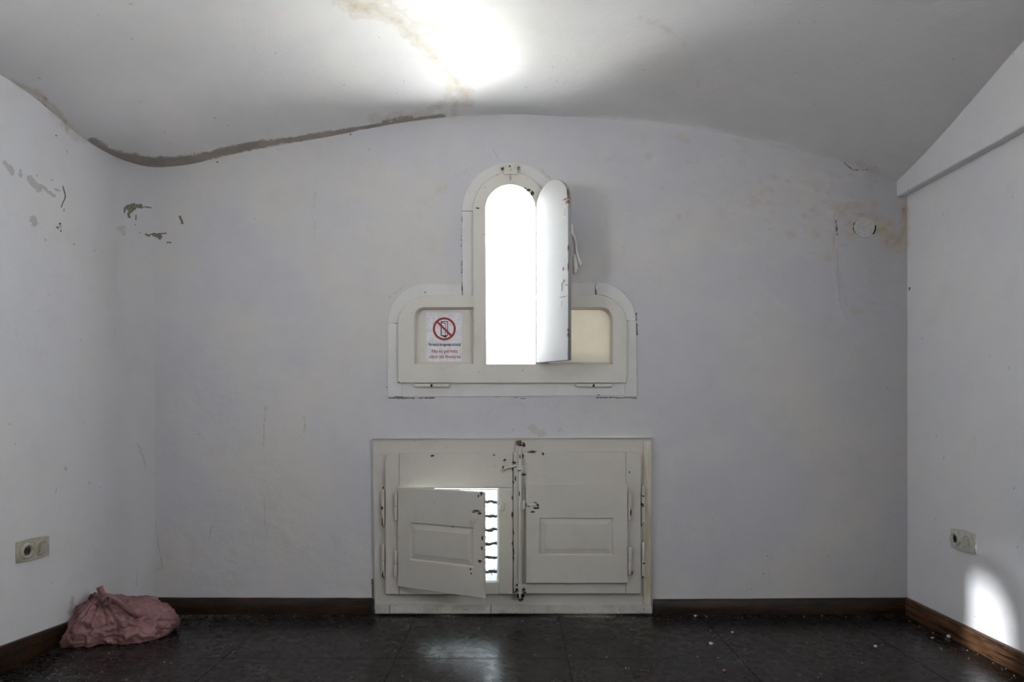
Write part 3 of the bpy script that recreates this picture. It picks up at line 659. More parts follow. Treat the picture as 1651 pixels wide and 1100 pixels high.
child(plate('window_symbol', [[(711, 519), (718.6, 521.5), (718.6, 544.5), (711, 541.5)], [(712, 520.6), (717.7, 522.5), (717.7, 543), (712, 540.6)]], YP - .0011, YP - .0006, M_INK, None, .0001), sg)
child(plate('window_symbol', [[(714.5, 541.8), (719.8, 541), (720, 543.4), (717.5, 544.6)]], YP - .0011, YP - .0006, M_INK, None, .0001), sg)
def text(s, px0, px1, pyb, hpx, mat, name='lettering', bold=0.0):
    cu = bpy.data.curves.new('t', 'FONT'); cu.body = s; cu.size = 1; cu.extrude = .002; cu.offset = bold
    o = bpy.data.objects.new('t', cu); C.objects.link(o)
    bpy.context.view_layer.update()
    me = bpy.data.meshes.new_from_object(o.evaluated_get(bpy.context.evaluated_depsgraph_get())); bpy.data.objects.remove(o)
    co = np.array([v.co[:] for v in me.vertices]); x0, x1 = co[:, 0].min(), co[:, 0].max()
    sx = (XW(px1) - XW(px0)) / (x1 - x0); sz = hpx * S / .72
    me.transform(Matrix(((sx, 0, 0, XW(px0) - x0 * sx), (0, 0, -.1, YP - .0009), (0, sz, 0, ZW(pyb)), (0, 0, 0, 1))))
    return child(mobj(name, me, mat), sg)
text('Per motius de seguretat ambiental', 691, 742.5, 557.6, 5.2, M_INK, bold=.02)
text('No és permès', 696, 737.3, 568.6, 5.6, M_RED, bold=.012)
text('obrir les finestres', 691.4, 742.4, 577.6, 5.6, M_RED, bold=.012)

# ------------------------------------------------------------------ window_2: the low hatch with two sashes and small doors
PW2 = pxspots([(699, 734, 3.2, 1.8), (857, 728, 7, 1.6), (875, 731, 2, 2.4), (843, 735, 1.5, 4), (844, 764, 4, 1.8), (837, 713, 4.5, 3.5), (844, 717, 3, 3.5), (797, 733, 3, 1), (814, 741, 2.5, 2.2), (829, 745, 3, 2), (826, 754, 1.5, 4),
               (831, 770, 1.2, 5), (828, 777, 1.4, 2), (826, 801, 1.2, 3), (826, 828, 1.3, 5), (828, 857, 1, 5), (826.5, 874, 1.3, 3), (828, 886, 1.2, 6), (828, 898, 1, 4), (830, 950, 3, 1.4), (840, 965, 4.5, 3), (846, 951, 2.4, 2),
               (862, 808, 3, 1.4), (864, 816, 4.5, 1.6), (858, 822, 4, 1.3), (852, 813, 2, 1.3), (867, 813, 1.5, 3), (618, 817, 3, 3), (619.5, 840, 1, 8), (620, 925, 1.4, 8), (619, 786, 1.2, 2.4), (1033.5, 813, 1.8, 3), (1034, 798, 2, 1.5),
               (1033, 845, 1, 3), (1035, 905, 2, 1.5), (1034, 928, 1.5, 3), (1013, 823, 1.4, 6), (1016, 920, 1.4, 3), (602, 940, .9, 12), (603, 960, .9, 6), (602, 978, 1, 8), (784, 787, 5, 1), (805, 812, 1.2, 3), (1012, 760, 1, 2)])
M_PAINT2 = painted('painted_wood_hatch', PW2, base=(.56, .535, .48), nscale=170, stretch=(14, 1, 1.0) if False else (1, 1, 10))
def plinth_mat():
    t = NT('peeling_plinth_paint'); n = t.noise(30, 5, rough=.7); b = t.noise(12, 4)
    c = t.mix(t.rng(b, .4, .7), (.50, .48, .43), (.36, .35, .31))
    c = t.mix(t.rng(n, .56, .66, 0, .8), c, (.60, .59, .56)); c = t.mix(t.rng(t.noise(60, 3), .66, .71, 0, .9), c, (.10, .09, .075))
    return t.done(c, .8, t.bump(n, .6, .003))
M_PLINTH = plinth_mat()
w2 = empty('window_2', (XW(826), YB - .02, 0))
tag(w2, 'low cream double hatch with bolt rod, left little door ajar', 'window', kind='structure')
child(plate('casing', [[(600.5, 706.5), (1050, 705.5), (1050.5, 976), (604, 976)], [(626, 734), (1029, 734), (1029, 953), (626, 953)]], YB - .022, YB + .03, M_PAINT2, None, .003), w2)
t_ = M_PAINT2
child(plate('top_bead', [[(599.5, 708.6), (1050.5, 707), (1050.5, 705), (599.5, 706.6)]], YB - .030, YB, M_PAINT2, None, .0016), w2)
child(plate('casing_back', [[(604, 940), (1050, 940), (1050, 989.5), (604, 989.5)]], YB + .001, YB + .02, M_PAINT2, None, .001), w2)  # unseen strip added to stop light leaking between the plinth boards
child(plate('plinth_board', [[(604, 975.5), (627.3, 975.5), (628, 989.6), (605, 989.6)]], YB - .026, YB + .0, M_PLINTH, None, .002), w2)
child(plate('plinth_board', [[(628.6, 974.8), (791, 975.5), (791.3, 989.6), (629, 989.6)]], YB - .028, YB + .0, M_PLINTH, None, .002), w2)
child(plate('plinth_board', [[(792.2, 975), (1050.5, 975.8), (1050.5, 989.6), (792, 989.6)]], YB - .0265, YB + .0, M_PLINTH, None, .002), w2)
# stain down the right-hand stile
tt = NT('ochre_run'); 
cs = tt.mix(tt.rng(tt.noise(14, 4, stretch=(3, 1, .4)), .35, .65), (.60, .57, .49), (.46, .40, .28))
M_OCHRE = tt.done(cs, .5, tt.bump(tt.noise(40, 4), .3, .0015))
child(plate('stile', [[(1036.5, 711), (1049.5, 711), (1049.8, 975), (1036.5, 975)]], YB - .0255, YB, M_OCHRE, None, .002), w2)
ySf = YB - .050
# left sash: hinge stile, head rail, meeting stile, sill rail (boards with real joints)
def sash_part(name, loops, par, dy=0.0): return child(plate(name, loops, ySf + dy, YB - .005, M_PAINT2, None, .0022), par)
sl = empty('sash', (XW(622), YB - .02, ZW(958)), parent=None); child(sl, w2)
def sub(o, par, wpar=w2):
    o.parent = par; o.matrix_parent_inverse = Matrix.Translation(par.matrix_local_loc if False else par['_w']).inverted(); return o
sl['_w'] = (XW(622), YB - .02, ZW(958))
sr = empty('sash', (XW(1033), YB - .02, ZW(958))); child(sr, w2); sr['_w'] = (XW(1033), YB - .02, ZW(958))
def SP(name, loop, par, dy=0.0): return sub(plate(name, loop, ySf + dy, YB - .004, M_PAINT2, None, .0020), par)
SP('stile', [[(621.5, 958.5), (643, 958.5), (643, 731)] + arc(631, 740.5, 9.5, 90, 180, 6)], sl)
SP('top_rail', [[(643.6, 731), (826.8, 731), (826.8, 786.5), (643.6, 786.5)]], sl, .0006)
SP('stile', [[(804.6, 786.7), (826.8, 786.7), (826.8, 958.5), (804.6, 958.5)]], sl, .0006)
SP('bottom_rail', [[(643.6, 939.8), (804.4, 939.8), (804.4, 958.5), (643.6, 958.5)]], sl, .0006)
SP('stile', [[(643.6, 786.8), (654, 786.8), (654, 939.5), (643.6, 939.5)]], sl, .0010)
SP('meeting_strip', [[(828.2, 730), (842.5, 730), (842.5, 958), (828.2, 958)]], sr, -.005)
sub(plate('meeting_rebate', [[(823, 732), (849, 732), (849, 957), (823, 957)]], YB - .003, YB + .010, M_PAINT2, None, .001), sr)
sub(plate('sash_back', [[(830, 732), (1030, 732), (1030, 956), (830, 956)]], YB + .011, YB + .016, M_PAINT2, None, .001), sr)
sub(plate('sash_back', [[(625, 732), (829, 732), (829, 956), (625, 956)], [(656, 788), (803, 788), (803, 938), (656, 938)]], YB + .011, YB + .016, M_PAINT2, None, .001), sl)
SP('stile', [[(1033.5, 957.5), (1009.5, 957.5), (1009.5, 729)] + arc(1023, 739, 10, 90, 0, 6)], sr)
SP('top_rail', [[(842.9, 729), (1009, 729), (1009, 790), (842.9, 790)]], sr, .0006)
SP('bottom_rail', [[(842.9, 930), (1009, 930), (1009, 957.5), (842.9, 957.5)]], sr, .0006)
SP('stile', [[(842.9, 790.2), (856, 790.2), (856, 929.8), (842.9, 929.8)]], sr, .0006)
# inner cream lining of the open hatch hole
bm = bmesh.new()
A = [(654, 786.5), (804.6, 786.5), (804.6, 939.8), (654, 939.8)]; B = [(658, 789), (801.5, 789), (801.5, 936), (658, 936)]
for (q0, y0), (q1, y1) in (((A, ySf + .004), (B, ySf + .014)), ((B, ySf + .014), (B, YB + .30))):
    va = [bm.verts.new((XW(a), y0, ZW(b))) for a, b in q0]; vb = [bm.verts.new((XW(a), y1, ZW(b))) for a, b in q1]
    for i in range(4): bm.faces.new((va[i], va[(i + 1) % 4], vb[(i + 1) % 4], vb[i]))
bmesh.ops.recalc_face_normals(bm, faces=bm.faces); sub(bm_obj('lining', bm, M_CASING), sl)

def panel_door(name, Wd, Hd, mirror, mat):
    """little door with a sunk and raised panel; local x from the hinge, z up from 0, front at y=0 towards -y"""
    k = S; th = .020
    r0 = (0, Wd, 0, Hd)
    rx0, rx1 = 23 * k, 140 * k
    rz1, rz0 = Hd - 54 * k, Hd - 113 * k
    rings = [(0, Wd, 0, Hd, th), (0, Wd, 0, Hd, .003), (.0025, Wd - .0025, .0025, Hd - .0025, 0), (rx0, rx1, rz0, rz1, 0), (rx0 + .003, rx1 - .003, rz0 + .003, rz1 - .003, .0075),
             (rx0 + .006, rx1 - .006, rz0 + .006, rz1 - .006, .0082), (rx0 + .026, rx1 - .026, rz0 + .026, rz1 - .026, .0035), (rx0 + .0275, rx1 - .0275, rz0 + .0275, rz1 - .0275, .0026)]
    bm = bmesh.new(); V = []
    for x0, x1, z0, z1, y in rings:
        if mirror: x0, x1 = -x1, -x0
        V.append([bm.verts.new(p) for p in ((x0, y, z0), (x1, y, z0), (x1, y, z1), (x0, y, z1))])
    for a, b in zip(V[:-1], V[1:]):
        for i in range(4): bm.faces.new((a[i], a[(i + 1) % 4], b[(i + 1) % 4], b[i]))
    bm.faces.new(V[-1]); bm.faces.new(V[0][::-1])
    bmesh.ops.recalc_face_normals(bm, faces=bm.faces)
    return bm_obj(name, bm, mat)
ZD0, HD = .139, .439
# left door ajar
hx, hy = XW(641, YB - .07), YB - .070
tx, ty = (779 - CX) / F * 3.015, 3.015
la_ = math.atan2(ty - hy, tx - hx); Wl = math.hypot(tx - hx, ty - hy)
def ldp(u, py): 
    Y = hy + math.sin(la_) * u; return (hx + math.cos(la_) * u, Y, CH - (py - CY) / F * Y)
LD = [(.93, 824, .020, .004), (.96, 828, .010, .006), (.98, 796, .006, .010), (.99, 868, .004, .010), (.985, 884, .004, .008), (.965, 905, .008, .007), (.86, 918, .003, .005), (.865, 925, .003, .004), (.95, 800, .004, .006), (.90, 826, .009, .003), (.66, 850, .008, .002)]
M_LDOOR = painted('painted_wood_open_door', [(ldp(u * Wl, py), (max(a, .004), .02, b)) for u, py, a, b in LD], base=(.56, .535, .48), nscale=150, stretch=(1, 1, 10))
ld = panel_door('hatch_door', Wl, HD, False, M_LDOOR); ld.location = (hx, hy, ZD0); ld.rotation_euler = (0, 0, la_)
ld['label'] = 'small panelled door standing ajar'; child(ld, w2)
rd = panel_door('hatch_door', XW(1012, YB - .07) - XW(848, YB - .07), HD, True, M_PAINT2); rd.location = (XW(1012, YB - .070), YB - .070, ZW(941, YB - .070))
rd['label'] = 'small panelled door, shut'; child(rd, w2)
def knuckles(px, a, b, par_w, y, r=.0075, cut=.5):
    bm = bmesh.new(); m = a + (b - a) * cut
    for q0, q1 in ((a, m - .8), (m + .8, b)): cyl_bm(bm, (XW(px, y), y, ZW(q1, y)), (XW(px, y), y, ZW(q0, y)), r, n=16, rounded=True)
    cyl_bm(bm, (XW(px, y), y, ZW(m + 2, y)), (XW(px, y), y, ZW(m - 2, y)), r * .7, n=12)
    return child(bm_obj('hinge', bm, M_PAINT2, None, True), w2)
for a, b in ((790, 848), (878, 931)): knuckles(617.6, a, b, w2, YB - .040)
for a, b in ((795, 840), (888, 931)): knuckles(638.0, a, b, w2, YB - .066)
for a, b in ((794, 839), (882, 928)): knuckles(1015.6, a, b, w2, YB - .066)
for a, b in ((784.5, 843), (874, 931)): knuckles(1037.2, a, b, w2, YB - .042)
# bolt rod with keeps
YBo = YB - .068
M_BOLT = painted('painted_bolt', pxspots([(838, 716, 5, 3), (838, 962, 6, 2.5), (837, 757, 4, 1), (833, 947, 3, 2), (844, 946, 3, 2), (837, 793, 1.5, 4), (838, 735, 1, 4)]), base=(.60, .585, .54), nscale=240, amp=.9, dirty=.5, rough=.4)
bm = bmesh.new(); cyl_bm(bm, (XW(838.5, YBo), YBo, ZW(966, YBo)), (XW(838.5, YBo), YBo, ZW(716, YBo)), .0058, n=14, rounded=True)
bolt = child(bm_obj('bolt_rod', bm, M_BOLT, None, True), w2)
def kid(name, bm, mat, smooth=False):
    o = bm_obj(name, bm, mat, None, smooth); o.parent = bolt; return o
def bx(bm, a, b, c, d, y0, y1, bev=.001): box_bm(bm, XW(a, YBo), XW(b, YBo), y0, y1, ZW(d, YBo), ZW(c, YBo), bev=bev)
bm = bmesh.new(); bx(bm, 832.5, 841, 712, 719, YB - .036, YB - .020); kid('strike_hole', bm, M_RUST)
bm = bmesh.new(); bx(bm, 830, 847, 751, 761, YB - .058, YB - .047); bx(bm, 834.5, 842.5, 751, 761, YB - .072, YB - .050, .003); kid('rod_keep', bm, M_BOLT)
bm = bmesh.new(); bx(bm, 831, 848, 943, 955, YB - .055, YB - .046); bx(bm, 835, 842.5, 943, 955, YB - .072, YB - .050, .003)
for a in (833.3, 845.5): cyl_bm(bm, (XW(a, YBo), YB - .060, ZW(948.5, YBo)), (XW(a, YBo), YB - .050, ZW(948.5, YBo)), .0045, rounded=True)
kid('rod_keep', bm, M_BOLT)
bm = bmesh.new(); bx(bm, 834, 845, 960.5, 964, YB - .070, YB - .020); bx(bm, 838, 842, 964, 968, YB - .060, YB - .02); kid('floor_keep', bm, M_BLACK)
# turning handle at the top left of the rod, painted over
bm = bmesh.new()
cyl_bm(bm, (XW(828, YBo), YB - .056, ZW(748, YBo)), (XW(828, YBo), YB - .040, ZW(748, YBo)), .010, rounded=True)
tube_bm(bm, [(XW(a, YBo), YB - .060, ZW(b, YBo)) for a, b in ((834, 752), (826, 753), (818, 755), (811, 757), (807, 759))], [.004, .0045, .0038, .0042, .005], 10)
tube_bm(bm, [(XW(a, YBo), YB - .052, ZW(b, YBo)) for a, b in ((811, 752), (812, 757), (811, 763))], [.004, .0048, .003], 10)
cyl_bm(bm, (XW(797.5, YBo), YB - .052, ZW(753, YBo)), (XW(797.5, YBo), YB - .040, ZW(753, YBo)), .0062, rounded=True)
tube_bm(bm, [(XW(a, YBo), YB - .046, ZW(b, YBo)) for a, b in ((801, 733), (799, 739), (798.5, 746), (797.5, 753))], [.0016, .0022, .0018, .002], 8)
M_HANDLE = painted('painted_handle', pxspots([(829, 744, 4, 3), (822, 754, 4, 1.2), (831, 753, 3, 2), (811, 752, 2, 3), (803, 734, 3, 1.5), (826, 764, 2, 3), (798, 748, 1, 2)]), base=(.60, .58, .51), nscale=240, dirty=.6)
kid('turn_handle', bm, M_HANDLE, True)
# little turn-catches
bm = bmesh.new(); yc = YB - .070; box_bm(bm, XW(841, yc), XW(847, yc), YB - .066, YB - .045, ZW(822, yc), ZW(807, yc), bev=.002)
tube_bm(bm, [(XW(a, yc), yc, ZW(b, yc)) for a, b in ((848, 814), (855, 815), (862, 813.5), (868, 814))], [.0055, .004, .006, .0025], 10)
cyl_bm(bm, (XW(861, yc), YB - .078, ZW(814, yc)), (XW(861, yc), YB - .058, ZW(814, yc)), .008, rounded=True)
child(bm_obj('turn_catch', bm, M_HANDLE if False else painted('painted_catch', pxspots([(848, 814, 1.5, 7), (858, 814, 5, 1.2), (866, 810, 2, 3)]), base=(.60, .58, .51), nscale=240, dirty=.6), None, True), w2)
bm = bmesh.new(); box_bm(bm, XW(805.5), XW(813.5), YB - .060, YB - .042, ZW(821), ZW(807), bev=.004); cyl_bm(bm, (XW(808), YB - .066, ZW(814)), (XW(808), YB - .05, ZW(814)), .006, rounded=True)
child(bm_obj('catch_plate', bm, M_LATCH, None, True), w2)
bm = bmesh.new(); cyl_bm(bm, (XW(813), YB - .048, ZW(867)), (XW(813), YB - .042, ZW(867)), .009, rounded=True); child(bm_obj('painted_screw', bm, M_PAINT2, None, True), w2)
bm = bmesh.new(); u0 = Wl * .86; box_bm(bm, u0, u0 + .030, -.006, .001, HD * .71, HD * .745, bev=.0015); box_bm(bm, u0 + .012, u0 + .018, -.010, .001, HD * .68, HD * .76, bev=.002)
o = bm_obj('catch_remnant', bm, M_LDOOR, ld)
# frosted louvre panes behind the open hole with crusted edges
tl = NT('louvre_glass'); tl.t.nodes.remove(tl.b)
a = tl.n('ShaderNodeBsdfTranslucent'); b = tl.n('ShaderNodeBsdfTransparent'); g_ = tl.n('ShaderNodeBsdfGlossy'); m1 = tl.n('ShaderNodeMixShader'); m2 = tl.n('ShaderNodeMixShader')
cl = tl.mix(tl.rng(tl.noise(45, 4, stretch=(1, 1, 2)), .35, .65), (.02, .025, .03), (.20, .225, .22)); tl.l(cl, a.inputs[0]); b.inputs[0].default_value = (.86, .95, .95, 1)
tl.l(tl.rng(tl.noise(40, 4, stretch=(1, 1, 2.2)), .45, .62, .05, .42), m1.inputs[0]); tl.l(a.outputs[0], m1.inputs[1]); tl.l(b.outputs[0], m1.inputs[2]); g_.inputs['Roughness'].default_value = .1
m2.inputs[0].default_value = .06; tl.l(m1.outputs[0], m2.inputs[1]); tl.l(g_.outputs[0], m2.inputs[2]); tl.l(m2.outputs[0], tl.o.inputs[0]); M_LOUV = tl.m
M_CRUST = simple('mossy_crust', (.06, .065, .06), .9)
for i in range(7):
    yt = 787.5 + 22.3 * i; yl = YB + .10
    z1, z0 = ZW(yt - 2, yl), ZW(yt + 22.8, yl)
    nx = 40; X = np.linspace(XW(655, yl), XW(806, yl), nx)
    rows = []
    for k, x in enumerate(X):
        wv = .0012 * math.sin(x * 190 + i) ; rows.append([(x, yl + wv - .006, z0 + .003 * float(vnoise(np.array(x * 60), np.array(i + .5), 2))), (x, yl + wv, (z0 + z1) / 2), (x, yl + wv + .008, z1)])
    lo_ = child(grid_mesh('louvre_pane', np.array(rows), M_LOUV), w2)
    bm = bmesh.new(); n_ = 46; pts = []; rad = []
    base_r = .0075 if i < 6 else .013
    for k in range(n_):
        x = X[0] + (X[-1] - X[0]) * k / (n_ - 1)
        pts.append((x, yl - .010, z0 + .003 + .0065 * float(fbm(np.array(x * 55.), np.array(i * 3.1), 4)))); rad.append(base_r * (.75 + .7 * abs(float(fbm(np.array(x * 110.), np.array(i * 2.1 + 9), 5)))))
    tube_bm(bm, pts, rad, 8, 1.0, .25); o = bm_obj('crusted_edge', bm, M_CRUST, lo_, True)

# ------------------------------------------------------------------ wall sockets
M_PL_L = simple('old_ivory_plastic', (.42, .40, .32), .45, .4); M_PL_R = simple('grey_ivory_plastic', (.53, .52, .47), .45, .4)
M_WELL = simple('socket_well', (.035, .033, .028), .5)
def socket(name, loc, rz, mat, order, label, grp):
    """local: x along the plate, y out of the wall is -y, z up; order=+1 socket at -x side"""
    t = empty(name, loc, rz); tag(t, label, 'socket', grp)
    W_, H_ = .151, .082
    L = []
    for i in range(25): x = -W_ / 2 + W_ * i / 24; L.append((x, H_ / 2 - .004 + .004 * math.cos(x / W_ * math.pi)))
    L += [(x, -z) for x, z in reversed(L)]
    pm = curve_mesh('cover_plate', [L], -.009, .001, .003); mobj('cover_plate', pm, mat, t)
    sx = -order * .036
    def ring(cx, r0, r1, y0, y1, m, nm):
        bm = bmesh.new(); n = 36
        prof = [(r0, y0 + .0), (r0 - .002, y1), (r1, y1), (r1 - .001, y0 + .001)]
        V = [[bm.verts.new((cx + r * math.cos(2 * math.pi * k / n), y, r * math.sin(2 * math.pi * k / n))) for k in range(n)] for r, y in prof]
        for a, b in zip(V[:-1], V[1:]):
            for k in range(n): bm.faces.new((a[k], a[(k + 1) % n], b[(k + 1) % n], b[k]))
        bmesh.ops.recalc_face_normals(bm, faces=bm.faces); return bm_obj(nm, bm, m, t, True)
    ring(sx, .030, .0205, -.0085, -.0185, mat, 'socket_ring')
    bm = bmesh.new(); cyl_bm(bm, (sx, -.0075, 0), (sx, -.0096, 0), .0215, n=32); wl_ = bm_obj('socket_well', bm, M_WELL, t)
    bm = bmesh.new(); box_bm(bm, sx - .004, sx + .004, -.0130, -.0094, .013, .020, bev=.001); bm_obj('earth_clip', bm, mat, wl_); bm = bmesh.new(); box_bm(bm, sx - .004, sx + .004, -.0130, -.0094, -.020, -.013, bev=.001)
    bm_obj('earth_clip', bm, mat, wl_)
    bm = bmesh.new()
    for q in (-.0095, .0095): cyl_bm(bm, (sx + q, -.0094, 0), (sx + q, -.0125, 0), .0026, n=12)
    bm_obj('pin_hole', bm, M_BLACK, wl_)
    ring(-sx, .030, .0245, -.0085, -.0145, mat, 'switch_ring')
    bm = bmesh.new(); box_bm(bm, -sx - .0155, -sx + .0155, -.0200, -.0085, -.017, .017, Matrix.Rotation(math.radians(4), 4, 'X'), bev=.0015); bm_obj('rocker', bm, mat, t)
    return t
Yl = 2.712
socket('wall_socket', (LX0 + LK * Yl + .0005, Yl, .4015), math.pi / 2 - math.atan(LK) , M_PL_L, 1, 'yellowed socket and switch plate low on the left wall above the baseboard', None)
socket('wall_socket', (RX - .0005, 2.875, .4035), -math.pi / 2, M_PL_R, 1, 'pale socket and switch plate low on the right wall above the sun patch', None)
# plaster lump over the left plate's far end
# ------------------------------------------------------------------ round vent cover
vc = empty('vent_cover', (XW(1393), YB, ZW(367))); tag(vc, 'round white blanking disc on the brown-stained patch, upper right of back wall', 'cover')
M_DISC = simple('disc_white', (.57, .56, .54), .7)
bm = bmesh.new(); cyl_bm(bm, (0, .003, 0), (0, -.005, 0), 17 * S, 16.6 * S, n=48); bm_obj('disc', bm, M_DISC, vc)
bm = bmesh.new()
for a0, a1, rr in ((150, 215, 17.6), (-32, 8, 17.8)):
    for k in range(12):
        a = math.radians(a0 + (a1 - a0) * k / 12 + random.uniform(-2, 2)); r = rr * S
        cyl_bm(bm, (r * math.cos(a), .002, r * math.sin(a)), (r * math.cos(a), -.0045, r * math.sin(a)), random.uniform(.0012, .0030) * (1.3 if a0 < 0 else .8), n=7)
tag(bm_obj('open_gap', bm, M_BLACK, vc), kind='stuff')

# peeling strip of paint and sealant hanging beside the shutter
tp = NT('sealant_film'); M_FILM = tp.done((.80, .78, .70), .35, None, Specular_IOR_Level=.5)
bm = bmesh.new()
tube_bm(bm, [(XW(a), YB - y, ZW(b)) for a, b, y in ((921.5, 362, .004), (922, 376, .008), (926, 384, .012), (928, 393, .014), (929, 404, .012), (931, 415, .012), (935, 426, .010), (936, 430, .004))], [.004, .006, .004, .003, .005, .007, .008, .003], 10, .5, .12)
tube_bm(bm, [(XW(a), YB - y, ZW(b)) for a, b, y in ((926, 410, .006), (927, 420, .008), (928, 432, .008), (927, 441, .003))], [.004, .008, .010, .006], 10, .35, .12)
st = bm_obj('sealant_strip', bm, M_FILM, None, True); tag(st, 'peeling whitish sealant strip on the wall just right of the open shutter', 'sealant')

# ------------------------------------------------------------------ pink rubbish bag
def bag_mat():
    t = NT('pink_bag_plastic'); n = t.noise(14, 4)
    c = t.mix(t.rng(n, .35, .7), (.20, .095, .10), (.30, .145, .14))
    t.set(t.b.inputs['Base Color'], c)
    vo = t.n('ShaderNodeTexVoronoi'); vo.feature = 'DISTANCE_TO_EDGE'; vo.inputs['Scale'].default_value = 17
    wp = t.n('ShaderNodeVectorMath', operation='ADD'); nz_ = t.n('ShaderNodeTexNoise'); nz_.inputs['Scale'].default_value = 16; t.l(t.pos(), nz_.inputs['Vector'])
    sc_ = t.n('ShaderNodeVectorMath', operation='SCALE'); sc_.inputs['Scale'].default_value = .09; t.l(nz_.outputs['Color'], sc_.inputs[0]); t.l(t.pos(), wp.inputs[0]); t.l(sc_.outputs[0], wp.inputs[1]); t.l(wp.outputs[0], vo.inputs['Vector'])
    nb = t.bump(t.rng(vo.outputs['Distance'], 0, .25), .55, .006)
    m = t.done(c, .36, t.bump(t.noise(70, 4, rough=.6), .3, .002, nb), Specular_IOR_Level=.5)
    tr = t.n('ShaderNodeBsdfTranslucent'); tr.inputs[0].default_value = (.35, .12, .12, 1); mx = t.n('ShaderNodeMixShader'); mx.inputs[0].default_value = .15
    t.l(t.b.outputs[0], mx.inputs[1]); t.l(tr.outputs[0], mx.inputs[2]); t.l(mx.outputs[0], t.o.inputs[0]); return m
M_BAG = bag_mat()
K = np.array([-1.662, 2.925, .150]); CB = np.array([-1.60, 2.97, .05])
nu, nv = 260, 130
th = np.linspace(0, 2 * np.pi, nu + 1); ph = np.linspace(.001, np.pi - .001, nv)
TH, PH = np.meshgrid(th, ph, indexing='ij')
D = np.stack([np.sin(PH) * np.cos(TH), np.sin(PH) * np.sin(TH), np.cos(PH)], -1)
blobs = [((-1.655, 2.93, .045), (.105, .090, .088)), ((-1.535, 3.01, .060), (.100, .090, .090)), ((-1.665, 2.93, .110), (.045, .040, .050)), ((-1.715, 2.895, .030), (.055, .050, .040)), ((-1.465, 3.00, .040), (.055, .055, .055)), ((-1.56, 2.93, .02), (.10, .06, .05))]
def field(p):
    s = 0
    for c, r in blobs: q = (p - np.array(c)) / np.array(r); s = s + np.exp(-1.1 * (q * q).sum(-1))
    return s
lo_r = np.zeros(D.shape[:2]); hi_r = np.full(D.shape[:2], .36)
for _ in range(22):
    mid_ = (lo_r + hi_r) / 2; f_ = field(CB + D * mid_[..., None]) > .40
    lo_r = np.where(f_, mid_, lo_r); hi_r = np.where(f_, hi_r, mid_)
R0 = lo_r
Pp = CB + D * R0[..., None]
v = Pp - K; az = np.arctan2(v[..., 1], v[..., 0]); dist = np.linalg.norm(v, axis=-1)
ridge = lambda x: 1 - 2 * np.abs(x)
f1 = ridge(vnoise(az * 4.2 + 20 + dist * 2, dist * 5, 41)); f2 = ridge(vnoise(az * 9 + 5, dist * 8 + 3, 43)); seam = (TH / (2 * np.pi))
wgt = np.exp(-dist / .12)
xx, zz = Pp[..., 0], Pp[..., 2]; yy_ = Pp[..., 1]
cr = ridge(fbm(xx * 22 + yy_ * 9, zz * 26 + yy_ * 12, 51)); cr2 = ridge(fbm(xx * 60 - yy_ * 30, zz * 60 + yy_ * 20, 55, 2)); low = fbm(xx * 14, zz * 15 + yy_ * 14, 61, 2)
per = 1.0
disp = wgt * (.020 * f1 + .010 * f2) + (1 - wgt) * (.014 * cr + .006 * f1) + .004 * cr2 + .018 * low
Pp = CB + D * (R0 + disp * per)[..., None]
Pp[-1] = Pp[0]
Pp[..., 2] = np.maximum(Pp[..., 2], .002 + .004 * np.clip(vnoise(Pp[..., 0] * 50, Pp[..., 1] * 50, 77), 0, 1))
Pp[..., 0] = np.maximum(Pp[..., 0], LX0 + LK * Pp[..., 1] + .020)
bagr = empty('rubbish_bag', (-1.60, 2.97, 0)); tag(bagr, 'crumpled pink plastic rubbish bag, knotted, on the floor in the left corner', 'bag')
body = child(grid_mesh('bag_body', Pp, M_BAG), bagr)
def wpt(px, py, Y): return ((px - CX) / F * Y, Y, CH - (py - CY) / F * Y)
bm = bmesh.new()
tube_bm(bm, [wpt(170, 972, 2.86), wpt(167, 965, 2.87), wpt(165, 957, 2.875), wpt(162, 951, 2.88), wpt(160, 946.5, 2.88)], [.013, .012, .010, .012, .013], 18, .55, .16)
child(bm_obj('bag_tail', bm, M_BAG, None, True), bagr)
bm = bmesh.new()
tube_bm(bm, [wpt(163, 972, 2.86), wpt(167, 966, 2.845), wpt(173, 961, 2.85), wpt(178, 963, 2.86), wpt(177, 970, 2.865), wpt(171, 974, 2.855), wpt(165, 973, 2.86)], [.008, .010, .010, .009, .009, .009, .006], 14, .9, .12)
child(bm_obj('bag_knot', bm, M_BAG, None, True), bagr)
bm = bmesh.new()
tube_bm(bm, [wpt(174, 960, 2.86), wpt(181, 964, 2.865), wpt(190, 971, 2.87), wpt(200, 979, 2.875), wpt(212, 989, 2.885), wpt(224, 997, 2.90)], [.008, .013, .012, .011, .010, .004], 14, .6, .18)
child(bm_obj('bag_strand', bm, M_BAG, None, True), bagr)

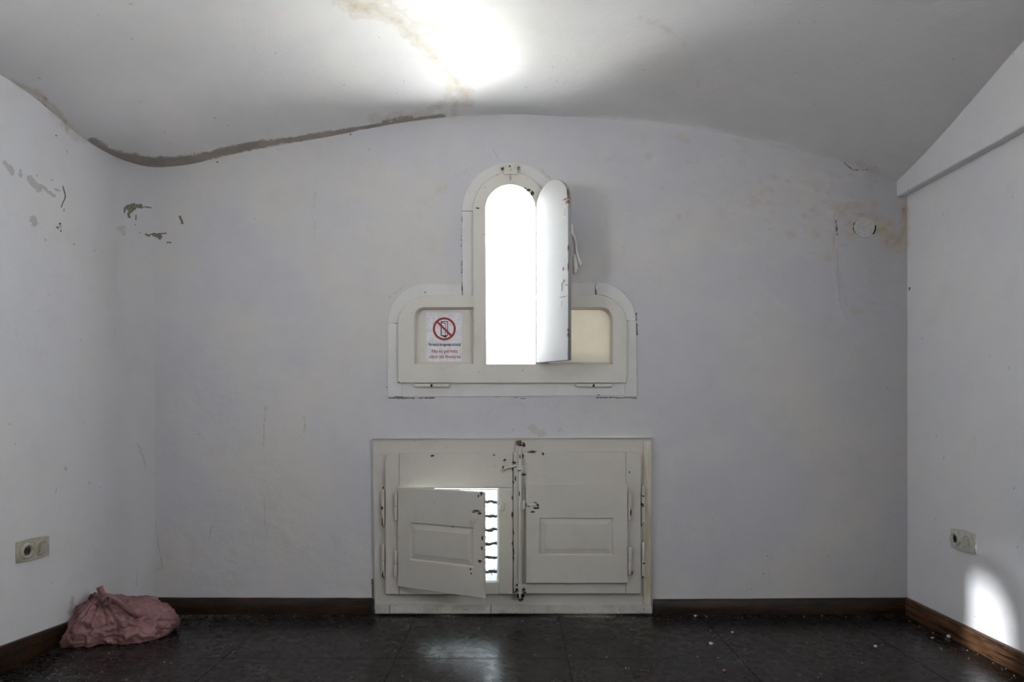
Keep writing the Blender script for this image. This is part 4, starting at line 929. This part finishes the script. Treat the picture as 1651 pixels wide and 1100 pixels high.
# ------------------------------------------------------------------ plaster crumbs on the floor
M_CRUMB = simple('plaster_crumb', (.62, .61, .59), .9); M_CRUMB_R = simple('brick_crumb', (.40, .16, .10), .9)
def crumb_mesh(seed, mat):
    bm = bmesh.new(); bmesh.ops.create_icosphere(bm, subdivisions=1, radius=1); r = random.Random(seed)
    for v in bm.verts: v.co *= r.uniform(.65, 1.25); v.co.z *= .7
    me = bpy.data.meshes.new('plaster_crumb'); bm.to_mesh(me); bm.free(); me.materials.append(mat); return me
cms = [crumb_mesh(k, M_CRUMB) for k in range(5)]; cmr = crumb_mesh(9, M_CRUMB_R)
big_crumbs = [(1503, 1030, .0065, 'small white plaster crumb alone on the floor, left of those by the right baseboard'), (1530, 1029, .011, 'greyish plaster crumb, left of the three by the right baseboard'), (1543, 1024, .011, 'plaster crumb touching the right baseboard, rear of the three'),
              (1556, 1036, .012, 'brightest plaster crumb by the right baseboard, nearest of the three'), (1411, 1044, .008, 'white plaster crumb lying alone on the dark floor right of centre'), (1146, 1040, .009, 'pale plaster crumb on the floor right of the hatch'),
              (1121, 995, .008, 'flat white crumb by the back wall just right of the hatch'), (382, 987, .010, 'white plaster crumb against the back baseboard left of the hatch'), (1181, 1021, .006, 'tiny white crumb on the reddish floor patch right of the hatch'), (1168, 1083, .007, 'dull brown crumb near the front edge, right of centre')]
for px, py, r, lab in big_crumbs:
    Y = F * CH / (py - CY); o = bpy.data.objects.new('plaster_crumb', cms[random.randrange(5)] if 'brown' not in lab else cmr); C.objects.link(o)
    o.location = ((px - CX) / F * Y, Y, r * .62); o.scale = (r, r, r); o.rotation_euler = (0, 0, random.uniform(0, 6))
    tag(o, lab, 'crumb', 'plaster crumbs on the floor')
bm = bmesh.new()
def grit(x, y, r):
    t = bmesh.new(); bmesh.ops.create_icosphere(t, subdivisions=1, radius=r)
    for v in t.verts: v.co *= random.uniform(.6, 1.3); v.co.z *= .6
    t.transform(Matrix.Translation((x, y, r * .4))); m = bpy.data.meshes.new('t'); t.to_mesh(m); t.free(); bm.from_mesh(m); bpy.data.meshes.remove(m)
for k in range(150):
    q = random.random()
    if q < .35: x, y = random.uniform(-1.3, 1.7), YB - .022 - abs(random.gauss(0, .03))
    elif q < .55: x, y = RX - .025 - abs(random.gauss(0, .03)), random.uniform(2.4, 3.25)
    elif q < .8: x, y = random.uniform(-1.6, 0), random.uniform(2.45, 3.1)
    else: x, y = random.uniform(0, 1.7), random.uniform(2.45, 3.2)
    grit(x, y, random.choice((.0013, .0018, .0022, .003)))
gr_ = bm_obj('floor_grit', bm, M_CRUMB); tag(gr_, 'fine white plaster grit scattered over the dark floor', 'grit', kind='stuff')
